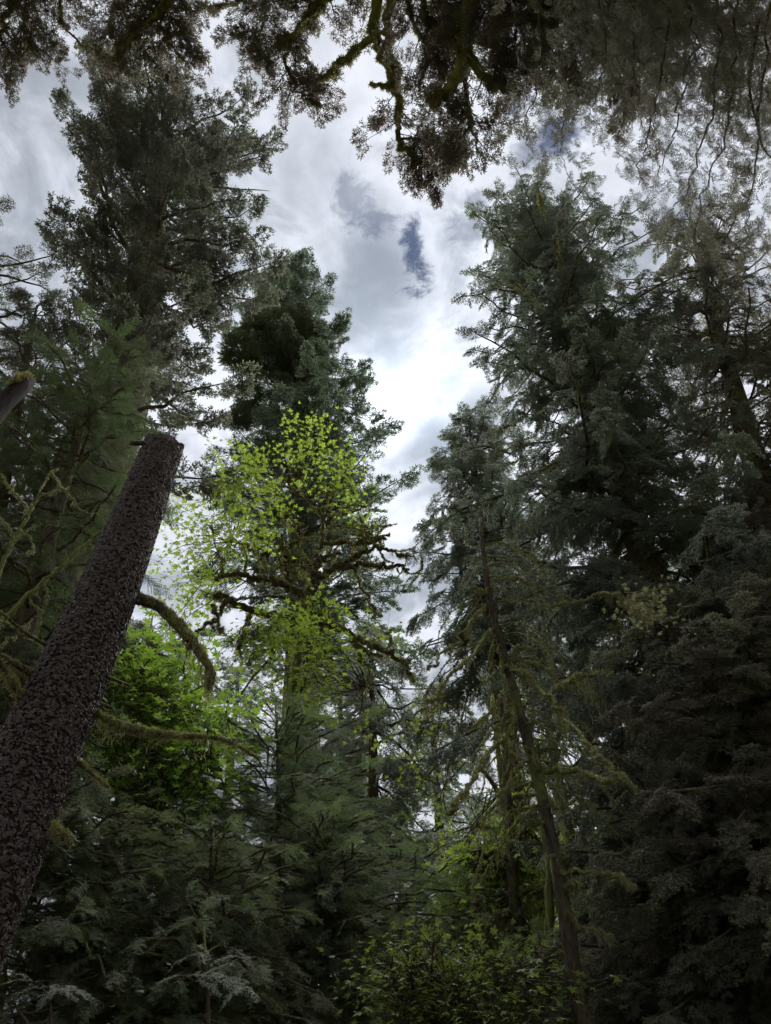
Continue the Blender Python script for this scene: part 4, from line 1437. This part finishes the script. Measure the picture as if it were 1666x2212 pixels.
# ------------------------------------------------------------------ boughs overhead: two tall trees that stand behind the camera
def overhead():
    for seed, nm, lab, bx, by, H, trad, kind_t, mat, size, limbs in (
        (601, 'overhanging_fir', 'mossy limbs and dark foliage hanging into the top of the picture', 1.6, -3.2, 27.0, .42, 'fir_far', 'overhead', .58, [
            # (path in the photo with slant distance, root radius, tip radius, moss tufts per m, lateral length, keep, first dressed fraction)
            ([(840, -120, 21), (812, 40, 20.5), (822, 110, 20.5), (852, 180, 20.5), (860, 250, 20.5), (863, 310, 20.5), (900, 345, 20.5), (945, 378, 20.5)], .15, .03, 60, 1.5, 1, .62),
            ([(870, -120, 21), (838, 40, 20.3), (838, 100, 20.3), (858, 170, 20.3), (845, 186, 20.3), (800, 180, 20.3)], .13, .05, 60, .3, .0, .9),
            ([(820, 70, 20.4), (775, 105, 20.3), (735, 140, 20.3), (708, 168, 20.3), (690, 170, 20.3)], .08, .07, 90, .9, .35, .5),
            ([(1030, -120, 19), (1015, 30, 18.6), (1005, 110, 18.5), (985, 165, 18.5), (960, 200, 18.5), (930, 225, 18.5)], .20, .10, 60, 1.0, .3, .5),
            ([(1005, 110, 18.5), (1050, 170, 18.5), (1075, 185, 18.5), (1100, 180, 18.5)], .11, .06, 60, 1.3, .8, .3),
            ([(1000, 130, 18.5), (1010, 220, 18.7), (1020, 280, 19), (1040, 330, 19)], .05, .015, 20, 1.5, 1, .2),
            ([(900, -80, 20), (930, 40, 19.8), (960, 70, 19.6), (1010, 140, 19.4)], .09, .05, 70, 1.4, .7, .1),
            ([(940, -60, 20), (1000, 50, 19.6), (1060, 90, 19.4), (1120, 140, 19.4)], .09, .04, 70, 1.6, 1, .1),
            ([(760, -100, 21), (700, -10, 20.8), (650, 60, 20.8), (620, 120, 20.8), (640, 190, 21), (700, 235, 21)], .09, .015, 20, 1.7, 1, .22),
            ([(640, -90, 21), (590, -10, 21), (560, 60, 21), (540, 110, 21)], .07, .015, 20, 1.4, 1, .2),
            ([(800, -110, 21), (690, 10, 20.5), (640, 70, 20.5), (600, 100, 20.5)], .10, .05, 60, .6, .3, .4),
            ([(560, -60, 22), (500, 10, 22), (430, 16, 22), (380, 12, 22), (340, 8, 22)], .07, .02, 40, .8, .5, .2),
            ([(440, -80, 21.5), (360, 10, 21.5), (300, 60, 21.5), (270, 100, 21.5), (258, 122, 21.5)], .10, .07, 70, 1.3, .9, .15),
            ([(400, -60, 21.5), (350, 20, 21.5), (370, 90, 21.5), (395, 120, 21.5)], .06, .015, 20, 1.3, 1, .2),
            ([(280, -60, 22), (250, 10, 22), (240, 60, 22)], .05, .015, 20, 1.1, .8, .2),
            ([(180, -60, 22), (130, 0, 22), (150, 70, 22), (200, 105, 22), (250, 120, 22)], .04, .015, 20, .5, .2, .3),
            ([(120, -90, 22), (70, -10, 22), (60, 60, 22), (85, 125, 22)], .07, .015, 20, 1.8, 1, .15),
            ([(60, -90, 22), (20, 0, 22), (5, 60, 22), (30, 130, 22)], .07, .015, 20, 1.7, 1, .15),
            ([(880, -60, 19.8), (900, 60, 19.8), (940, 120, 19.8), (960, 170, 19.8)], .06, .02, 40, 1.5, 1, .1),
            ([(865, 300, 20.5), (900, 300, 20.4), (950, 310, 20.4), (990, 330, 20.4)], .03, .012, 15, 1.3, 1, .1),
            ([(1080, -90, 19), (1110, 30, 18.5), (1130, 100, 18.5), (1150, 160, 18.5)], .09, .03, 50, 2.0, 1, .05),
            ([(1140, -90, 18), (1170, 20, 17.5), (1200, 90, 17.5), (1230, 150, 17.5)], .09, .03, 40, 2.0, 1, .05),
            ([(1330, -90, 18), (1380, 20, 17), (1420, 90, 17), (1450, 160, 17)], .09, .03, 40, 2.0, 1, .05),
            ([(1450, -90, 18), (1520, 20, 17), (1580, 80, 17), (1640, 130, 17)], .09, .03, 40, 2.0, 1, .05),
            ([(1180, -60, 18), (1240, 60, 17.2), (1300, 120, 17), (1380, 190, 17)], .07, .03, 30, 1.8, 1, .05),
            ([(1220, -90, 18), (1260, 10, 17), (1290, 90, 17), (1310, 150, 17)], .09, .03, 40, 2.0, 1, .05),
            ([(1000, -90, 19), (1060, 0, 18.5), (1110, 40, 18.5), (1180, 60, 18.5)], .09, .03, 40, 1.8, 1, .05),
        ]),
        (602, 'overhanging_cedar', 'drooping cedar sprays and long thin stems hanging at the upper right corner', 5.2, -2.0, 24.0, .38, 'cedar', 'cedar', .75, [
            ([(1180, -60, 15), (1170, 100, 14.5), (1150, 200, 14.5), (1140, 270, 14.5), (1150, 330, 14.5)], .022, .006, 0, 1.15, 1, .25),
            ([(1260, -60, 15), (1250, 100, 14.5), (1230, 200, 14.5), (1215, 280, 14.5), (1210, 330, 14.5)], .022, .006, 0, 1.38, 1, .2),
            ([(1300, -60, 14), (1310, 100, 13.5), (1290, 200, 13.5), (1270, 250, 13.5)], .022, .006, 0, 1.61, 1, .15),
            ([(1350, -60, 14), (1370, 80, 13.5), (1370, 180, 13.5), (1350, 260, 13.5), (1330, 300, 13.5)], .022, .006, 0, 1.61, 1, .15),
            ([(1450, -60, 13), (1440, 60, 12.5), (1430, 160, 12.5), (1410, 260, 12.5), (1390, 330, 12.5), (1380, 400, 12.5)], .022, .006, 0, 1.49, 1, .15),
            ([(1560, -60, 13), (1556, 90, 12.5), (1540, 230, 12.3), (1510, 330, 12.2), (1480, 425, 12.2), (1440, 460, 12.2)], .022, .006, 0, 1.03, 1, .25),
            ([(1600, -60, 13), (1590, 140, 12.5), (1560, 300, 12.2), (1520, 420, 12.2), (1500, 520, 12.2)], .022, .006, 0, 1.03, 1, .25),
            ([(1680, -60, 13), (1650, 150, 12.5), (1640, 300, 12.3), (1620, 440, 12.2), (1610, 560, 12.2)], .022, .006, 0, 1.26, 1, .2),
            ([(1500, -60, 13), (1500, 60, 12.5), (1490, 140, 12.5), (1470, 220, 12.4), (1450, 300, 12.3), (1420, 380, 12.3)], .022, .006, 0, 1.38, 1, .1),
            ([(1400, -90, 14), (1440, 20, 13.5), (1500, 90, 13.5), (1570, 150, 13.5)], .022, .006, 0, 1.95, 1, .05),
            ([(1520, -90, 14), (1580, 10, 13.5), (1640, 90, 13.5), (1700, 160, 13.5)], .022, .006, 0, 1.95, 1, .05),
            ([(1300, -90, 14), (1360, 10, 13.5), (1420, 60, 13.5), (1490, 100, 13.5)], .022, .006, 0, 1.95, 1, .05),
            ([(1250, -90, 15), (1300, 0, 14.6), (1360, 60, 14.5), (1420, 130, 14.5)], .022, .006, 0, 2.0, 1, .05),
            ([(1420, -90, 15), (1480, 10, 14.6), (1540, 60, 14.5), (1640, 90, 14.5)], .022, .006, 0, 2.0, 1, .05),
            ([(1480, -60, 15), (1500, 120, 14.6), (1560, 200, 14.5), (1640, 260, 14.5)], .022, .006, 0, 2.0, 1, .05),
            ([(1330, -60, 15), (1330, 60, 14.6), (1400, 160, 14.5), (1460, 230, 14.5)], .022, .006, 0, 2.0, 1, .05),
            ([(1560, -60, 15), (1600, 60, 14.6), (1600, 200, 14.5), (1560, 330, 14.5)], .022, .006, 0, 1.8, 1, .05),
            ([(1640, 40, 12.6), (1620, 200, 12.4), (1660, 330, 12.3), (1690, 440, 12.3)], .022, .006, 0, 1.38, 1, .1),
        ]),
    ):
        rng = RNG(seed)
        T, b = stem_thing(nm, lab, 'tree', (bx, by, 0))
        A = np.array([[0, 0, 0], [.05, .02, H * .3], [.15, .1, H * .6], [.2, .2, H]])
        trunk(T, A, [trad, trad * .85, trad * .6, .06], MAT['bark'], rng, 18, .03, n=8)
        fol = Fol()
        for pts, r0, r1, pm, lat, keep, f0 in limbs:
            Q = np.array([at_s(*p) - b for p in pts])
            q0 = Q[0]
            zt = min(max(q0[2] - .25 * math.hypot(q0[0], q0[1]), 3), H - 1)
            if abs(q0[0] - .2) < 30 and pts[0][1] < 0:
                root = axis_z(A, zt)
                Q = np.concatenate([[root, (root * .5 + q0 * .5) + np.array([0, 0, .4])], Q])
            P = smooth(Q, 5)
            P[8:-1] += rng.normal(0, .05, P[8:-1].shape) if kind_t != 'cedar' else rng.normal(0, .03, P[8:-1].shape)
            o = limb(T, P, r0 * 1.1, r1, MAT['limb_mossy' if pm > 30 else 'limb'], rng, 8, rough=.1)
            if pm:
                moss_on(o, P, r0, r1, rng, pm * .8, .10, 4, .6, MAT['old_moss'], s0=.25)
            if keep > 0:
                frac = f0 if len(Q) == len(pts) else .35 + .65 * f0
                if kind_t == 'cedar':
                    fol.dress(P, rng, frac, .10, lat, size * .8, .3, .8, wood=False, keep=keep, taper=.4)
                else:
                    fol.dress(P, rng, frac, .16, lat, size, .1, .15, keep=keep, taper=.45)
        # the rest of the crown, above and behind
        for i in range(34):
            u = rng.uniform(.45, .99)
            az = rng.uniform(math.pi * .95, math.pi * 2.05)
            reach = (1 - u) * 6 + 1.2
            p0 = axis_z(A, u * H)
            h = np.array([math.cos(az), math.sin(az), 0])
            P = np.array([p0 + h * reach * q + UPV * (.15 * reach * q - .2 * reach * q * q) for q in np.linspace(0, 1, 6)])
            limb(T, P, .05, .012, MAT['limb'], rng, 6)
            fol.dress(P, rng, .2, .4, .4 * reach, 1.0, .1, .2)
        fol.build(T, kind_t, MAT[mat], rng)


overhead()



# ------------------------------------------------------------------ pale cedar fronds and bare twigs near the bottom edge
def pale_saplings():
    for seed, lab, d, stem, twigs, spots in (
        (701, 'small cedar sapling with pale grey-green fronds near the bottom edge, left of the middle', 4.6, [(452, 2400, 4.6), (450, 2210, 4.6), (448, 2120, 4.6), (440, 2000, 4.6)],
         [[(449, 2130, 4.6), (475, 2112, 4.5), (500, 2122, 4.45), (540, 2140, 4.4)], [(449, 2110, 4.6), (436, 2075, 4.6), (425, 2045, 4.6), (412, 2010, 4.6)], [(440, 2020, 4.6), (415, 1960, 4.6), (375, 1905, 4.6)], [(444, 2060, 4.6), (480, 2040, 4.6), (520, 2065, 4.5)], [(450, 2140, 4.6), (420, 2120, 4.5), (385, 2105, 4.5)]],
         [(480, 2115, 4.5), (505, 2122, 4.45), (530, 2135, 4.4), (400, 2108, 4.5), (425, 2118, 4.5), (415, 2040, 4.6), (430, 2060, 4.6), (500, 2050, 4.55), (520, 2068, 4.5), (460, 2100, 4.6)]),
        (702, 'small cedar sapling with pale fronds in the bottom left corner', 4.8, [(105, 2420, 4.8), (108, 2240, 4.8), (110, 2150, 4.8)],
         [[(110, 2170, 4.8), (90, 2130, 4.8), (60, 2115, 4.7)], [(110, 2165, 4.8), (135, 2125, 4.7), (165, 2140, 4.6)]],
         [(70, 2118, 4.7), (95, 2132, 4.8), (135, 2128, 4.7), (158, 2138, 4.6)]),
    ):
        rng = RNG(seed)
        T, b = stem_thing('cedar_sapling', lab, 'sapling', at(*stem[0]), 'pale cedar saplings near the bottom edge')
        A = np.array([at(*p) - b for p in stem])
        A = np.concatenate([[[A[0][0], A[0][1], 0]], A])
        trunk(T, A, [.014, .012, .006], MAT['limb'], rng, 6, .05, n=4)
        for pts in twigs:
            P = pxpath(pts, b, 4)
            P[1:-1] += rng.normal(0, .006, P[1:-1].shape)
            limb(T, P, .006, .002, MAT['limb'], rng, 5, name='twig')
        for p in spots:
            q = at(*p) - b
            for k in range(2):
                ob = link('frond', FRONDS[int(rng.integers(0, 3))], T)
                ob.rotation_mode = 'QUATERNION'
                ob.rotation_quaternion = quats(np.array([[rng.uniform(-.8, 1.0), rng.uniform(-.8, .2), rng.uniform(-.15, .15)]]), np.array([[rng.normal(0, .3), -.5, 1.0]]))[0]
                ob.location = q
                ob.scale = (rng.uniform(.14, .24),) * 3
                ob['tint'] = float(rng.uniform(0, 1))


FRONDS = [mesh_from('frond', v, f, None, (MAT['pale_frond'],)) for v, f in TM['cedar']]
pale_saplings()
